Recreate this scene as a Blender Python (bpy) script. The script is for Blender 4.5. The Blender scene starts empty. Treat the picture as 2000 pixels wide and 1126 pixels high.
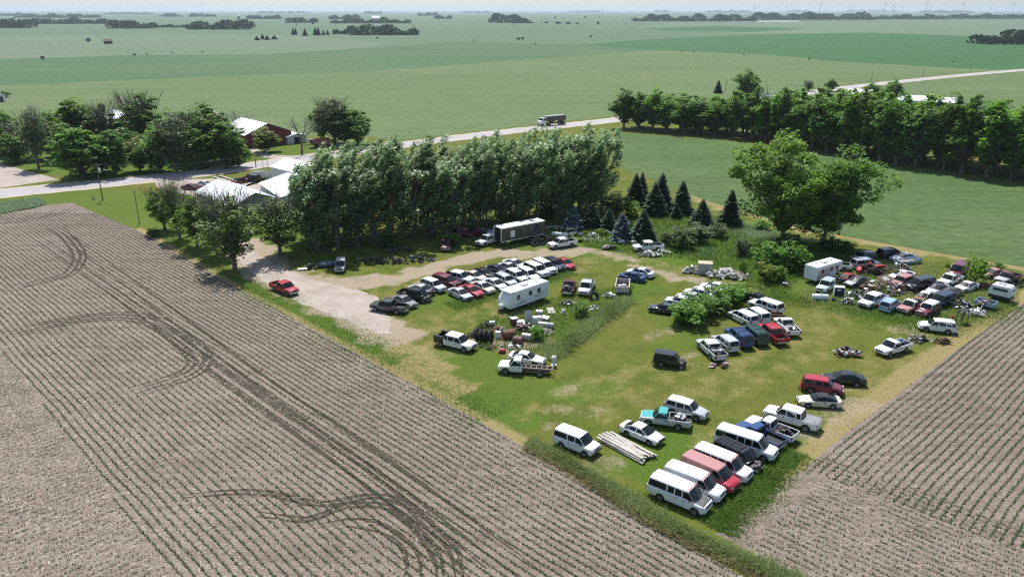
import bpy, bmesh, math, random
import numpy as np
from mathutils import Vector, Matrix
PI = math.pi
SC = bpy.context.scene
COL = SC.collection
# ---------------------------------------------------------------- camera, sky, sun, exposure
CAM_H, FPX, PITCH = 42.0, 1500.0, math.atan((563 - 20) / 1500.0)
cam_d = bpy.data.cameras.new('camera'); cam = bpy.data.objects.new('camera', cam_d); COL.objects.link(cam)
cam.location = (0, 0, CAM_H); cam.rotation_euler = (PI / 2 - PITCH, 0, 0)
cam_d.sensor_fit = 'HORIZONTAL'; cam_d.sensor_width = 36; cam_d.lens = FPX / 2000 * 36
cam_d.clip_start = 0.5; cam_d.clip_end = 90000
SC.camera = cam
SUN_EL, SUN_AZ = math.radians(60), math.radians(-12)      # azimuth measured from +Y towards +X
w = bpy.data.worlds.new('World'); SC.world = w; w.use_nodes = True
nt = w.node_tree; nt.nodes.clear()
sky = nt.nodes.new('ShaderNodeTexSky'); sky.sky_type = 'NISHITA'; sky.sun_disc = False
sky.sun_elevation = SUN_EL; sky.sun_rotation = SUN_AZ; sky.altitude = 400; sky.dust_density = 1.6; sky.air_density = 1.0; sky.ozone_density = 1.0
bg = nt.nodes.new('ShaderNodeBackground'); bg.inputs[1].default_value = 0.14
wo = nt.nodes.new('ShaderNodeOutputWorld'); nt.links.new(sky.outputs[0], bg.inputs[0]); nt.links.new(bg.outputs[0], wo.inputs[0])
sun_d = bpy.data.lights.new('sun', 'SUN'); sun_d.energy = 5.0; sun_d.angle = math.radians(0.53); sun_d.color = (1, 0.975, 0.94)
sun = bpy.data.objects.new('sun', sun_d); COL.objects.link(sun)
sdir = Vector((math.sin(SUN_AZ) * math.cos(SUN_EL), math.cos(SUN_AZ) * math.cos(SUN_EL), math.sin(SUN_EL)))
sun.rotation_euler = sdir.to_track_quat('Z', 'Y').to_euler(); sun.location = (0, 0, 200)
SC.view_settings.view_transform = 'Standard'; SC.view_settings.look = 'None'; SC.view_settings.gamma = 1
SC.view_settings.exposure = 0.18; SC.view_settings.use_curve_mapping = False
SC.cycles.max_bounces = 8; SC.cycles.diffuse_bounces = 4; SC.cycles.glossy_bounces = 2; SC.cycles.transparent_max_bounces = 12
SC.cycles.use_denoising = False; SC.cycles.filter_width = 1.2; SC.cycles.adaptive_threshold = 0.02; SC.cycles.volume_bounces = 0; SC.cycles.caustics_reflective = False; SC.cycles.caustics_refractive = False
# ---------------------------------------------------------------- helpers
CP, SP = math.cos(PITCH), math.sin(PITCH)
def at(u, v, z=0.0):
    """survey: ground (or height z) position of a photograph point"""
    x = (u - 1000) / FPX; y = (563 - v) / FPX
    d = (x, CP + y * SP, -SP + y * CP); t = (z - CAM_H) / d[2]
    return Vector((d[0] * t, d[1] * t, z))
def height_at(p, vt):
    """height above ground of something standing at p whose top shows in photo row vt"""
    q = (563 - vt) / FPX   # up/fw = q
    # up = y*SP + dz*CP ; fw = y*CP - dz*SP
    dz = p.y * (q * CP - SP) / (CP + q * SP)
    return CAM_H + dz
ZR = {'1': (700, 480, 4.331), '2': (1050, 480, 4.0), '3': (1520, 470, 4.1667), '4': (1050, 740, 4.022), '5': (1250, 660, 4.0),
      '6': (560, 420, 4.545), '7': (900, 420, 4.444), '8': (1250, 430, 4.444), 'f': (0, 0, 1.0), 'p': (860, 560, 7.038),
      'm': (350, 180, 4.6925), 'j': (1640, 520, 9.385), 'k': (1540, 480, 8.664), 'r': (1820, 500, 9.383), 's': (1030, 430, 6.897), 'h': (360, 280, 7.692)}
def zat(zone, x, y, z=0.0):
    a, b, s = ZR[zone]; return at(a + x / s, b + y / s, z)

class MB:
    """collects faces of one mesh"""
    def __init__(s): s.v = []; s.f = []; s.m = []
    def add(s, vs, fs, mi=0):
        o = len(s.v); s.v += [tuple(p) for p in vs]; s.f += [tuple(i + o for i in f) for f in fs]; s.m += [mi] * len(fs); return s
    def box(s, c, d, rot=None, mi=0):
        x, y, z = d[0] / 2, d[1] / 2, d[2] / 2
        vs = [Vector(p) for p in ((-x,-y,-z),(x,-y,-z),(x,y,-z),(-x,y,-z),(-x,-y,z),(x,-y,z),(x,y,z),(-x,y,z))]
        if rot is not None: vs = [rot @ p for p in vs]
        c = Vector(c)
        return s.add([p + c for p in vs], [(3,2,1,0),(4,5,6,7),(0,1,5,4),(1,2,6,5),(2,3,7,6),(3,0,4,7)], mi)
    def tube(s, p0, p1, r0, r1=None, n=6, mi=0, caps=True):
        p0 = Vector(p0); p1 = Vector(p1); r1 = r0 if r1 is None else r1
        d = (p1 - p0)
        if d.length < 1e-6: return s
        q = d.to_track_quat('Z', 'Y'); vs = []
        for p, r in ((p0, r0), (p1, r1)):
            for i in range(n):
                a = 2 * PI * i / n; vs.append(p + q @ Vector((r * math.cos(a), r * math.sin(a), 0)))
        fs = [(i, (i + 1) % n, n + (i + 1) % n, n + i) for i in range(n)]
        if caps: fs += [tuple(range(n - 1, -1, -1)), tuple(range(n, 2 * n))]
        return s.add(vs, fs, mi)
    def lathe(s, prof, n=16, axis='Y', c=(0, 0, 0), mi=0, closed=False):
        vs = []; k = len(prof)
        for i in range(n):
            a = 2 * PI * i / n
            for (r, h) in prof:
                if axis == 'Y': vs.append((c[0] + r * math.cos(a), c[1] + h, c[2] + r * math.sin(a)))
                elif axis == 'Z': vs.append((c[0] + r * math.cos(a), c[1] + r * math.sin(a), c[2] + h))
                else: vs.append((c[0] + h, c[1] + r * math.cos(a), c[2] + r * math.sin(a)))
        kk = k if closed else k - 1
        fs = [(i * k + j, i * k + (j + 1) % k, ((i + 1) % n) * k + (j + 1) % k, ((i + 1) % n) * k + j) for i in range(n) for j in range(kk)]
        return s.add(vs, fs, mi)
    def loft(s, rows, cap=True, mi=0, ring=False):
        k = len(rows[0]); vs = [p for r in rows for p in r]
        kk = k if ring else k - 1
        fs = [(i * k + j, i * k + (j + 1) % k, (i + 1) * k + (j + 1) % k, (i + 1) * k + j) for i in range(len(rows) - 1) for j in range(kk)]
        if cap: fs += [tuple(range(k - 1, -1, -1)), tuple(range((len(rows) - 1) * k, len(rows) * k))]
        return s.add(vs, fs, mi)
    def prism(s, poly, ext, mi=0):
        n = len(poly); poly = [Vector(p) for p in poly]; ext = Vector(ext)
        vs = poly + [p + ext for p in poly]
        fs = [tuple(range(n - 1, -1, -1)), tuple(range(n, 2 * n))] + [(i, (i + 1) % n, n + (i + 1) % n, n + i) for i in range(n)]
        return s.add(vs, fs, mi)
    def xf(s, m):
        s.v = [tuple(m @ Vector(p)) for p in s.v]; return s
    def mesh(s, name, bevel=0, smooth=None, segs=1):
        me = bpy.data.meshes.new(name); me.from_pydata(s.v, [], s.f)
        if max(s.m, default=0) > 0: me.polygons.foreach_set('material_index', s.m)
        bm = bmesh.new(); bm.from_mesh(me)
        bmesh.ops.recalc_face_normals(bm, faces=bm.faces)
        if bevel:
            es = [e for e in bm.edges if len(e.link_faces) == 2 and e.calc_face_angle(0) > 0.5]
            bmesh.ops.bevel(bm, geom=es, offset=bevel, segments=segs, affect='EDGES', clamp_overlap=True)
        bm.to_mesh(me); bm.free()
        if smooth:
            me.shade_smooth()
            me.set_sharp_from_angle(angle=math.radians(smooth))
        return me
def np_mesh(name, verts, faces_n, nfaces):
    """fast mesh of equal-sided faces: verts (nf*k,3)"""
    me = bpy.data.meshes.new(name); nv = len(verts); nl = nfaces * faces_n
    me.vertices.add(nv); me.vertices.foreach_set('co', np.asarray(verts, dtype=np.float32).ravel())
    me.loops.add(nl); me.loops.foreach_set('vertex_index', np.arange(nl, dtype=np.int32))
    me.polygons.add(nfaces); me.polygons.foreach_set('loop_start', np.arange(0, nl, faces_n, dtype=np.int32))
    me.update(calc_edges=True); return me
def obj(name, me, mats=None, parent=None, loc=None, rz=0.0):
    o = bpy.data.objects.new(name, me); COL.objects.link(o)
    if me is not None and mats is not None:
        mats = mats if isinstance(mats, (list, tuple)) else [mats]
        if me.users <= 1 or len(me.materials) == 0:
            if len(me.materials) == 0:
                for m in mats: me.materials.append(m)
        for i, m in enumerate(mats):
            if me.materials[i] != m:
                o.material_slots[i].link = 'OBJECT'; o.material_slots[i].material = m
    if parent is not None: o.parent = parent
    if loc is not None: o.location = loc
    if rz: o.rotation_euler = (0, 0, rz)
    return o
def tag(o, label, cat, group=None):
    o['label'] = label; o['category'] = cat
    if group: o['group'] = group
    return o
def struct(o): o['kind'] = 'structure'; return o
def stuff(o, label=None, cat=None):
    o['kind'] = 'stuff'
    if label: o['label'] = label; o['category'] = cat
    return o
def empty(name, loc, rz=0.0):
    o = bpy.data.objects.new(name, None); COL.objects.link(o); o.location = loc; o.rotation_euler = (0, 0, rz); o.empty_display_size = 0.3; return o
def dup(root, loc, rz=0.0, scale=None):
    """copy of a thing with its parts and sub-parts"""
    r = root.copy(); COL.objects.link(r); r.location = loc; r.rotation_euler = (0, 0, rz)
    if scale is not None: r.scale = scale
    for ch in root.children:
        c = ch.copy(); COL.objects.link(c); c.parent = r
        for g in ch.children:
            d = g.copy(); COL.objects.link(d); d.parent = c
    return r
# ---------------------------------------------------------------- materials
def nodes(name):
    m = bpy.data.materials.new(name); m.use_nodes = True; t = m.node_tree
    return m, t, t.nodes['Principled BSDF'], t.nodes['Material Output']
def N(t, kind, **kw):
    n = t.nodes.new(kind)
    for k, v in kw.items():
        if k in n.inputs: n.inputs[k].default_value = v
        else: setattr(n, k, v)
    return n
def L(t, a, b): t.links.new(a, b)
def ramp(t, src, stops):
    r = t.nodes.new('ShaderNodeValToRGB'); e = r.color_ramp.elements
    while len(e) < len(stops): e.new(0.5)
    for i, (p, c) in enumerate(stops):
        e[i].position = p; e[i].color = (c[0], c[1], c[2], 1) if isinstance(c, tuple) else (c, c, c, 1)
    L(t, src, r.inputs[0]); return r.outputs[0]
def mixc(t, f, a, b, mode='MIX'):
    n = t.nodes.new('ShaderNodeMix'); n.data_type = 'RGBA'; n.blend_type = mode
    for s, k in ((f, 0), (a, 6), (b, 7)):
        if hasattr(s, 'links'): L(t, s, n.inputs[k])
        elif isinstance(s, tuple): n.inputs[k].default_value = (s[0], s[1], s[2], 1)
        else: n.inputs[k].default_value = s
    return n.outputs[2]
def noise(t, co, scale, detail=4, rough=0.55, dist=0.0):
    n = N(t, 'ShaderNodeTexNoise', Scale=scale, Detail=detail, Roughness=rough, Distortion=dist)
    if co is not None: L(t, co, n.inputs['Vector'])
    return n.outputs['Fac']
def texco(t, scale=(1, 1, 1), rz=0.0, out='Object'):
    c = t.nodes.new('ShaderNodeTexCoord'); mp = t.nodes.new('ShaderNodeMapping')
    mp.inputs['Scale'].default_value = scale; mp.inputs['Rotation'].default_value = (0, 0, rz)
    L(t, c.outputs[out], mp.inputs['Vector']); return mp.outputs[0]
def math_(t, op, a, b=None, clamp=False):
    n = t.nodes.new('ShaderNodeMath'); n.operation = op; n.use_clamp = clamp
    for s, k in ((a, 0), (b, 1)):
        if s is None: continue
        if hasattr(s, 'links'): L(t, s, n.inputs[k])
        else: n.inputs[k].default_value = s
    return n.outputs[0]
MATS = {}
def M(name, col, rough=0.6, metal=0.0, var=0.25, vscale=2.0, dirt=None, coat=0.0, spec=0.5):
    """plain surface with worn colour variation"""
    if name in MATS: return MATS[name]
    m, t, b, o = nodes(name)
    co = texco(t); f = noise(t, co, vscale, 5)
    dk = tuple(c * (1 - var) for c in col); lt = tuple(min(c * (1 + var * 0.5), 0.9) for c in col)
    c = ramp(t, f, [(0.3, dk), (0.65, lt)])
    if dirt:
        f2 = noise(t, co, vscale * 2.3, 6, 0.65); c = mixc(t, ramp(t, f2, [(dirt[1], 0.0), (dirt[1] + 0.12, 1.0)]), c, dirt[0])
    L(t, c, b.inputs['Base Color'])
    L(t, math_(t, 'ADD', math_(t, 'MULTIPLY', f, 0.25), rough - 0.12), b.inputs['Roughness'])
    b.inputs['Metallic'].default_value = metal; b.inputs['Specular IOR Level'].default_value = spec
    b.inputs['Coat Weight'].default_value = coat; b.inputs['Coat Roughness'].default_value = 0.14
    MATS[name] = m; return m
HAZE_D = 6e-5
# ================================================================ SETTING: ground, fields, road
RNG = np.random.default_rng(7)
def pxs(pts, z=0.0): return [at(p[0], p[1], z) for p in pts]
def seg_dist(P, line):
    d = np.full(len(P), 1e9)
    for a, b in zip(line[:-1], line[1:]):
        a = np.array(a[:2]); b = np.array(b[:2]); ab = b - a
        t = np.clip(((P - a) @ ab) / (ab @ ab), 0, 1); d = np.minimum(d, np.linalg.norm(P - a - t[:, None] * ab, axis=1))
    return d
def pip(P, poly):
    x, y = P[:, 0], P[:, 1]; ins = np.zeros(len(P), bool); n = len(poly); j = n - 1
    for i in range(n):
        xi, yi, xj, yj = poly[i][0], poly[i][1], poly[j][0], poly[j][1]
        c = ((yi > y) != (yj > y)) & (x < (xj - xi) * (y - yi) / ((yj - yi) or 1e-9) + xi); ins ^= c; j = i
    return ins
def sheet(name, poly, z, mat):
    mb = MB(); mb.add([(p[0], p[1], z) for p in poly], [tuple(range(len(poly)))])
    me = mb.mesh(name); bm = bmesh.new(); bm.from_mesh(me); bmesh.ops.triangulate(bm, faces=bm.faces)
    for f in bm.faces:
        if f.normal.z < 0: f.normal_flip()
    bm.to_mesh(me); bm.free()
    return struct(obj(name, me, mat))
def smooth_line(pts, step):
    """Catmull-Rom through pts (x,y,extra...)"""
    pts = [np.array(p, float) for p in pts]; out = []
    ext = [2 * pts[0] - pts[1]] + pts + [2 * pts[-1] - pts[-2]]
    for i in range(1, len(ext) - 2):
        p0, p1, p2, p3 = ext[i - 1:i + 3]; n = max(2, int(np.linalg.norm((p2 - p1)[:2]) / step))
        for k in range(n):
            t = k / n
            out.append(0.5 * ((2 * p1) + (-p0 + p2) * t + (2 * p0 - 5 * p1 + 4 * p2 - p3) * t * t + (-p0 + 3 * p1 - 3 * p2 + p3) * t ** 3))
    out.append(pts[-1]); return out
def strip(name, pts, z, mat, step=1.0, jit=0.0, off=0.0, seed=1):
    """pts: (x,y,halfwidth)"""
    ln = smooth_line(pts, step); r = random.Random(seed); vs = []; fs = []
    for i, p in enumerate(ln):
        a = ln[max(i - 1, 0)]; b = ln[min(i + 1, len(ln) - 1)]; d = (b - a)[:2]; d /= (np.linalg.norm(d) or 1); nrm = np.array((-d[1], d[0]))
        c = p[:2] + nrm * off; hw = p[2]
        l_ = c + nrm * (hw + r.uniform(-jit, jit)); r_ = c - nrm * (hw + r.uniform(-jit, jit))
        vs += [(l_[0], l_[1], z), (c[0], c[1], z), (r_[0], r_[1], z)]
    for i in range(len(ln) - 1):
        k = 3 * i; fs += [(k, k + 1, k + 4, k + 3), (k + 1, k + 2, k + 5, k + 4)]
    me = bpy.data.meshes.new(name); me.from_pydata(vs, [], fs)
    if me.polygons[0].normal.z < 0: me.flip_normals()
    return obj(name, me, mat)

# --- materials of the land
def field_mat(name, c1, c2, c3, rz, row=0.25, big=0.004):
    m, t, b, o = nodes(name); co = texco(t); cr = texco(t, (0.02, 0.5, 1), rz)
    big_n = noise(t, texco(t, (1, 2.2, 1), rz), big, 4, 0.6); mid = noise(t, co, 0.045, 5, 0.65); rown = noise(t, cr, row, 3, 0.6); fine = noise(t, co, 0.9, 3, 0.7)
    c = mixc(t, ramp(t, big_n, [(0.4, 0.0), (0.62, 1.0)]), c1, c2)
    c = mixc(t, ramp(t, mid, [(0.38, 0.0), (0.72, 0.85)]), c, c3)
    c = mixc(t, 1.0, c, ramp(t, rown, [(0.32, 0.88), (0.68, 1.08)]), 'MULTIPLY')
    fine = noise(t, texco(t, (0.35, 0.6, 1), rz), 1.0, 6, 0.8)
    c = mixc(t, 1.0, c, ramp(t, fine, [(0.35, 0.66), (0.65, 1.32)]), 'MULTIPLY')
    L(t, c, b.inputs['Base Color']); b.inputs['Roughness'].default_value = 0.9; b.inputs['Specular IOR Level'].default_value = 0.15
    return m
def soil_mat(name, rz, dark=1.0):
    m, t, b, o = nodes(name); co = texco(t); cr = texco(t, (0.05, 1.1, 1), rz)
    big = noise(t, co, 0.045, 5, 0.65); mid = noise(t, co, 0.5, 6, 0.7); fine = noise(t, co, 6, 4, 0.7); streak = noise(t, cr, 1.0, 3, 0.6)
    c = mixc(t, ramp(t, big, [(0.35, 0.0), (0.65, 1.0)]), (0.198, 0.155, 0.12), (0.268, 0.214, 0.17))
    c = mixc(t, ramp(t, mid, [(0.35, 0.0), (0.7, 0.7)]), c, (0.115, 0.088, 0.07))
    c = mixc(t, ramp(t, streak, [(0.42, 0.0), (0.62, 0.5)]), c, (0.295, 0.245, 0.205))
    st = N(t, 'ShaderNodeTexVoronoi', Scale=2.6); L(t, texco(t, (1, 2.6, 1), rz + 0.5), st.inputs['Vector'])
    gate = noise(t, co, 0.35, 3)
    fl = math_(t, 'MULTIPLY', ramp(t, st.outputs['Distance'], [(0.10, 1.0), (0.2, 0.0)]), ramp(t, gate, [(0.42, 0.0), (0.6, 0.75)]))
    c = mixc(t, fl, c, (0.52, 0.45, 0.33))
    c = mixc(t, 1.0, c, ramp(t, noise(t, co, 3.2, 6, 0.8), [(0.36, 0.62), (0.66, 1.34)]), 'MULTIPLY')
    L(t, c, b.inputs['Base Color']); b.inputs['Roughness'].default_value = 0.95; b.inputs['Specular IOR Level'].default_value = 0.1
    bp = N(t, 'ShaderNodeBump', Strength=0.8, Distance=0.12); L(t, math_(t, 'ADD', mid, math_(t, 'MULTIPLY', fine, 0.6)), bp.inputs['Height']); L(t, bp.outputs[0], b.inputs['Normal'])
    return m
def lot_mat():
    m, t, b, o = nodes('mown_grass_and_dirt'); co = texco(t)
    at_ = N(t, 'ShaderNodeAttribute', attribute_name='gm'); sp = N(t, 'ShaderNodeSeparateColor'); L(t, at_.outputs['Color'], sp.inputs[0])
    n1 = noise(t, co, 0.055, 4, 0.6); n2 = noise(t, co, 0.33, 5, 0.65); n3 = noise(t, co, 2.6, 4, 0.7); n4 = noise(t, co, 9, 3, 0.7)
    g = mixc(t, ramp(t, n2, [(0.36, 0.0), (0.62, 1.0)]), (0.068, 0.108, 0.013), (0.14, 0.158, 0.026))
    g = mixc(t, ramp(t, n1, [(0.4, 0.0), (0.66, 0.75)]), g, (0.155, 0.148, 0.036))
    lush = math_(t, 'ADD', sp.outputs[2], math_(t, 'MULTIPLY', math_(t, 'SUBTRACT', n2, 0.5), 0.9), True)
    lushf = math_(t, 'MULTIPLY', ramp(t, lush, [(0.25, 0.0), (0.6, 1.0)]), 0.9)
    g = mixc(t, lushf, g, mixc(t, n3, (0.06, 0.115, 0.012), (0.115, 0.175, 0.025)))
    dry = math_(t, 'ADD', sp.outputs[1], math_(t, 'ADD', math_(t, 'MULTIPLY', math_(t, 'SUBTRACT', n2, 0.5), 1.0), math_(t, 'MULTIPLY', math_(t, 'SUBTRACT', n3, 0.5), 0.5)), True)
    g = mixc(t, ramp(t, dry, [(0.3, 0.0), (0.75, 0.95)]), g, mixc(t, n3, (0.22, 0.175, 0.07), (0.36, 0.29, 0.13)))
    dirt = math_(t, 'ADD', sp.outputs[0], math_(t, 'ADD', math_(t, 'MULTIPLY', math_(t, 'SUBTRACT', n2, 0.5), 0.9), math_(t, 'MULTIPLY', math_(t, 'SUBTRACT', n3, 0.5), 0.45)), True)
    g = mixc(t, ramp(t, dirt, [(0.33, 0.0), (0.68, 1.0)]), g, mixc(t, n3, (0.28, 0.22, 0.15), (0.42, 0.34, 0.245)))
    g = mixc(t, 1.0, g, ramp(t, n4, [(0.3, 0.66), (0.7, 1.3)]), 'MULTIPLY')
    L(t, g, b.inputs['Base Color']); b.inputs['Roughness'].default_value = 0.95; b.inputs['Specular IOR Level'].default_value = 0.1
    bp = N(t, 'ShaderNodeBump', Strength=0.7, Distance=0.15); L(t, math_(t, 'ADD', n3, n4), bp.inputs['Height']); L(t, bp.outputs[0], b.inputs['Normal'])
    return m
def gravel_mat(name, c1, c2, scale=1.0):
    m, t, b, o = nodes(name); co = texco(t); a = noise(t, co, 0.25 * scale, 5, 0.6); f = noise(t, co, 6, 4, 0.7)
    c = mixc(t, ramp(t, a, [(0.35, 0.0), (0.65, 1.0)]), c1, c2); c = mixc(t, 1.0, c, ramp(t, f, [(0.3, 0.8), (0.7, 1.15)]), 'MULTIPLY')
    L(t, c, b.inputs['Base Color']); b.inputs['Roughness'].default_value = 0.9; b.inputs['Specular IOR Level'].default_value = 0.2
    bp = N(t, 'ShaderNodeBump', Strength=0.4, Distance=0.05); L(t, f, bp.inputs['Height']); L(t, bp.outputs[0], b.inputs['Normal']); return m
ROWA = math.radians(135); ROWB = math.radians(43)          # directions of the crop rows
mat_far = field_mat('far_cropland', (0.085, 0.145, 0.07), (0.115, 0.16, 0.09), (0.07, 0.125, 0.055), 0.3, big=0.0012)
mat_bean = field_mat('young_bean_field', (0.10, 0.152, 0.052), (0.13, 0.165, 0.066), (0.085, 0.138, 0.045), -ROWB)
mat_corn = field_mat('corn_field', (0.055, 0.12, 0.042), (0.08, 0.135, 0.053), (0.07, 0.125, 0.052), -ROWB)
mat_green = field_mat('bright_green_field', (0.03, 0.105, 0.026), (0.038, 0.115, 0.03), (0.055, 0.122, 0.042), -ROWB)
mat_pale = field_mat('pale_far_field', (0.115, 0.165, 0.09), (0.14, 0.18, 0.11), (0.095, 0.15, 0.075), -ROWB)
mat_soilA = soil_mat('dry_field_soil', -ROWA); mat_soilB = soil_mat('dry_field_soil_east', -ROWB)
mat_lot = lot_mat()
mat_gravel = gravel_mat('gravel', (0.33, 0.275, 0.23), (0.43, 0.37, 0.315))
mat_road = gravel_mat('worn_asphalt', (0.34, 0.315, 0.315), (0.42, 0.39, 0.385), 0.4)
mat_shoulder = gravel_mat('sandy_shoulder', (0.42, 0.34, 0.25), (0.5, 0.42, 0.32))
def weed_mat(name, c1, c2, tr=0.5):
    m, t, b, o = nodes(name); g = t.nodes.new('ShaderNodeNewGeometry'); c = ramp(t, g.outputs['Random Per Island'], [(0.0, c1), (1.0, c2)])
    L(t, c, b.inputs['Base Color']); b.inputs['Roughness'].default_value = 0.6; b.inputs['Specular IOR Level'].default_value = 0.25
    tb = N(t, 'ShaderNodeBsdfTranslucent'); L(t, c, tb.inputs[0]); mx = N(t, 'ShaderNodeMixShader', Fac=tr); L(t, b.outputs[0], mx.inputs[1]); L(t, tb.outputs[0], mx.inputs[2]); L(t, mx.outputs[0], o.inputs[0]); return m
mat_crop = weed_mat('seedling_leaves', (0.045, 0.085, 0.022), (0.095, 0.14, 0.045), .35)
mat_straw = weed_mat('corn_residue', (0.34, 0.28, 0.2), (0.58, 0.5, 0.38), 0.1)
mat_weed = weed_mat('tall_weeds', (0.13, 0.215, 0.05), (0.4, 0.45, 0.19))
mat_weed_y = weed_mat('dry_weeds', (0.24, 0.24, 0.09), (0.5, 0.42, 0.24))
mat_blue = weed_mat('bluish_grass', (0.16, 0.26, 0.11), (0.38, 0.46, 0.3))
mat_lush = weed_mat('lush_meadow_grass', (0.095, 0.185, 0.028), (0.19, 0.3, 0.055), 0.5)

# --- the land itself
g = MB(); R_ = 45000
g.add([(-R_, -400, -0.06), (R_, -400, -0.06), (R_, R_, -0.06), (-R_, R_, -0.06)], [(0, 1, 2, 3)])
struct(obj('ground', g.mesh('ground'), mat_far))
sheet('field', pxs([(-700, 205), (0, 167), (200, 158), (400, 150), (700, 140), (830, 132), (1000, 118), (1200, 104), (1300, 99), (1500, 107), (1640, 120), (1850, 132), (1960, 137), (2500, 100), (2900, 95), (2900, 300), (2600, 470), (1500, 330), (600, 345), (0, 360), (-900, 420)]), -0.045, mat_bean)
sheet('field', pxs([(-700, 205), (0, 167), (200, 158), (400, 150), (700, 140), (830, 132), (1000, 118), (1200, 104), (1300, 99), (1130, 88), (900, 82), (700, 95), (520, 106), (250, 108), (0, 116), (-700, 140)]), -0.035, mat_corn)
sheet('field', pxs([(1300, 99), (1500, 107), (1640, 120), (1850, 132), (1960, 137), (2500, 100), (2500, 76), (1930, 72), (1700, 64), (1480, 67), (1250, 78), (1130, 88)]), -0.03, mat_green)
sheet('field', pxs([(-500, 140), (0, 116), (250, 108), (520, 106), (700, 95), (760, 84), (560, 70), (300, 66), (0, 72), (-500, 80)]), -0.025, mat_pale)
sheet('field', pxs([(1240, 54), (1480, 67), (1700, 64), (1930, 72), (2500, 76), (2500, 42), (2000, 41), (1600, 44), (1300, 46)]), -0.022, mat_pale)
sheet('field', pxs([(1255, 55), (1400, 51), (1580, 56), (1470, 63), (1300, 60)]), -0.018, mat_green)
EAST = pxs([(1205, 258), (1480, 280), (1700, 318), (2000, 362), (2500, 440), (2600, 660), (2130, 545), (1990, 520), (1850, 497), (1720, 474), (1560, 445), (1400, 398), (1330, 375), (1250, 340), (1215, 330)])
sheet('field', EAST, 0.012, field_mat('east_bean_field', (0.07, 0.125, 0.035), (0.105, 0.14, 0.05), (0.06, 0.115, 0.03), -ROWA))
# dry margin of that field behind the cars
# lot with painted-in wear (where the ground itself is bare, dry or lush)
GX = np.arange(-150, 150.1, 0.8); GY = np.arange(46, 345, 0.8); gx, gy = np.meshgrid(GX, GY)
P = np.stack([gx.ravel(), gy.ravel()], 1)
WP = P + np.stack([1.1 * np.sin(P[:, 1] * .9 + 1.3 * np.sin(P[:, 0] * .6)) + .6 * np.sin(P[:, 1] * 2.3 + P[:, 0] * 1.1) + 1.5 * np.sin(P[:, 1] * .31), 1.1 * np.sin(P[:, 0] * .8 + 1.5 * np.sin(P[:, 1] * .5)) + .6 * np.sin(P[:, 0] * 2.1 - P[:, 1] * 1.3) + 1.5 * np.sin(P[:, 0] * .27)], 1) * .75
dirt = np.zeros(len(P)); dry = np.full(len(P), 0.05); lush = np.zeros(len(P))
def wear(arr, pts, w, s, soft=0.8):
    d = seg_dist(WP if w > .95 else P, pxs(pts)); np.maximum(arr, s * np.clip(1 - (d - w) / (soft * w + 0.6), 0, 1), out=arr)
wear(dirt, [(600, 560), (760, 545), (850, 524), (940, 500), (1040, 491), (1110, 490)], 1.9, 0.74)
wear(dirt, [(1110, 490), (1170, 495), (1230, 510)], 1.2, 0.6)
wear(dirt, [(1270, 522), (1330, 540), (1400, 556)], 1.5, 0.66)
wear(dirt, [(470, 480), (560, 545), (640, 580), (700, 610), (745, 645)], 3.8, 0.75, 0.5)
wear(dry, [(745, 640), (800, 680), (850, 722), (900, 765)], 1.4, 0.75); wear(dirt, [(750, 640), (780, 668)], 0.8, 0.6)
wear(dry, [(760, 625), (880, 640), (960, 615), (1000, 590)], 1.8, 0.42); wear(dry, [(980, 655), (880, 690), (800, 640)], 1.5, 0.4)
wear(dry, [(880, 585), (760, 560), (700, 560)], 2.5, 0.3)
wear(dry, [(1100, 765), (1300, 725), (1450, 715), (1560, 670), (1640, 610), (1560, 560), (1440, 560)], 2.0, 0.38)
wear(dry, [(1130, 520), (1230, 500), (1330, 530)], 2.5, 0.42); wear(dry, [(1000, 800), (1150, 800), (1400, 760), (1600, 690)], 1.6, 0.36)
for u, v, w_, s in [(1640, 800, 2.6, .62), (1700, 755, 3, .6), (1750, 705, 2.6, .55), (1585, 845, 1.6, .55), (1755, 655, 2.2, .5), (1395, 860, 1.6, .6), (1320, 725, 1.4, .5), (1290, 650, 1.2, .55), (1225, 615, 1.2, .45), (1090, 800, 2.2, .5), (1175, 905, 1.2, .6), (1000, 670, 2.4, .75), (1415, 712, 1.2, .6), (1360, 690, 1.0, .5), (1780, 640, 1.5, .6), (1100, 760, 1.0, .5), (1835, 575, 1.6, .45)]:
    wear(dirt if (u + v) % 2 == 0 else dry, [(u - 22, v + 6), (u + 8, v - 3), (u + 26, v - 4)], w_ * .6, s - .1, 1.8)
for u, v in [(930, 660), (945, 655), (1005, 610), (990, 616)]: wear(dry, [(u, v), (u + 18, v - 6)], 0.5, 1.0)
wear(dry, [(1500, 965), (1560, 915), (1600, 880), (1700, 795), (1790, 722), (2000, 585), (2160, 480)], 0.9, 1.0, 1.2)
wear(dry, [(270, 448), (470, 568), (720, 702), (1030, 868)], 0.5, 0.95, 1.4)
wear(dry, [(1700, 472), (1850, 492), (2000, 518)], 2.5, 0.8); wear(dry, [(1340, 385), (1450, 415), (1560, 445), (1700, 468)], 1.6, 0.7)
wear(lush, [(480, 555), (620, 620), (760, 705), (960, 815)], 3.2, 0.8); wear(lush, [(1040, 760), (1200, 755)], 1.5, 0.7); wear(lush, [(900, 690), (960, 740), (1040, 750)], 3, 0.55)
wear(lush, [(1100, 640), (1240, 560), (1190, 590)], 2.5, 0.6); wear(lush, [(1100, 455), (1250, 480), (1350, 470), (1450, 480), (1560, 530)], 9, 0.95)
wear(lush, [(860, 590), (960, 565), (1080, 530)], 2.5, 0.6); wear(lush, [(1330, 890), (1430, 960), (1540, 880)], 4, 0.75); wear(lush, [(1280, 620), (1350, 660), (1290, 690)], 1.6, 0.5)
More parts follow.
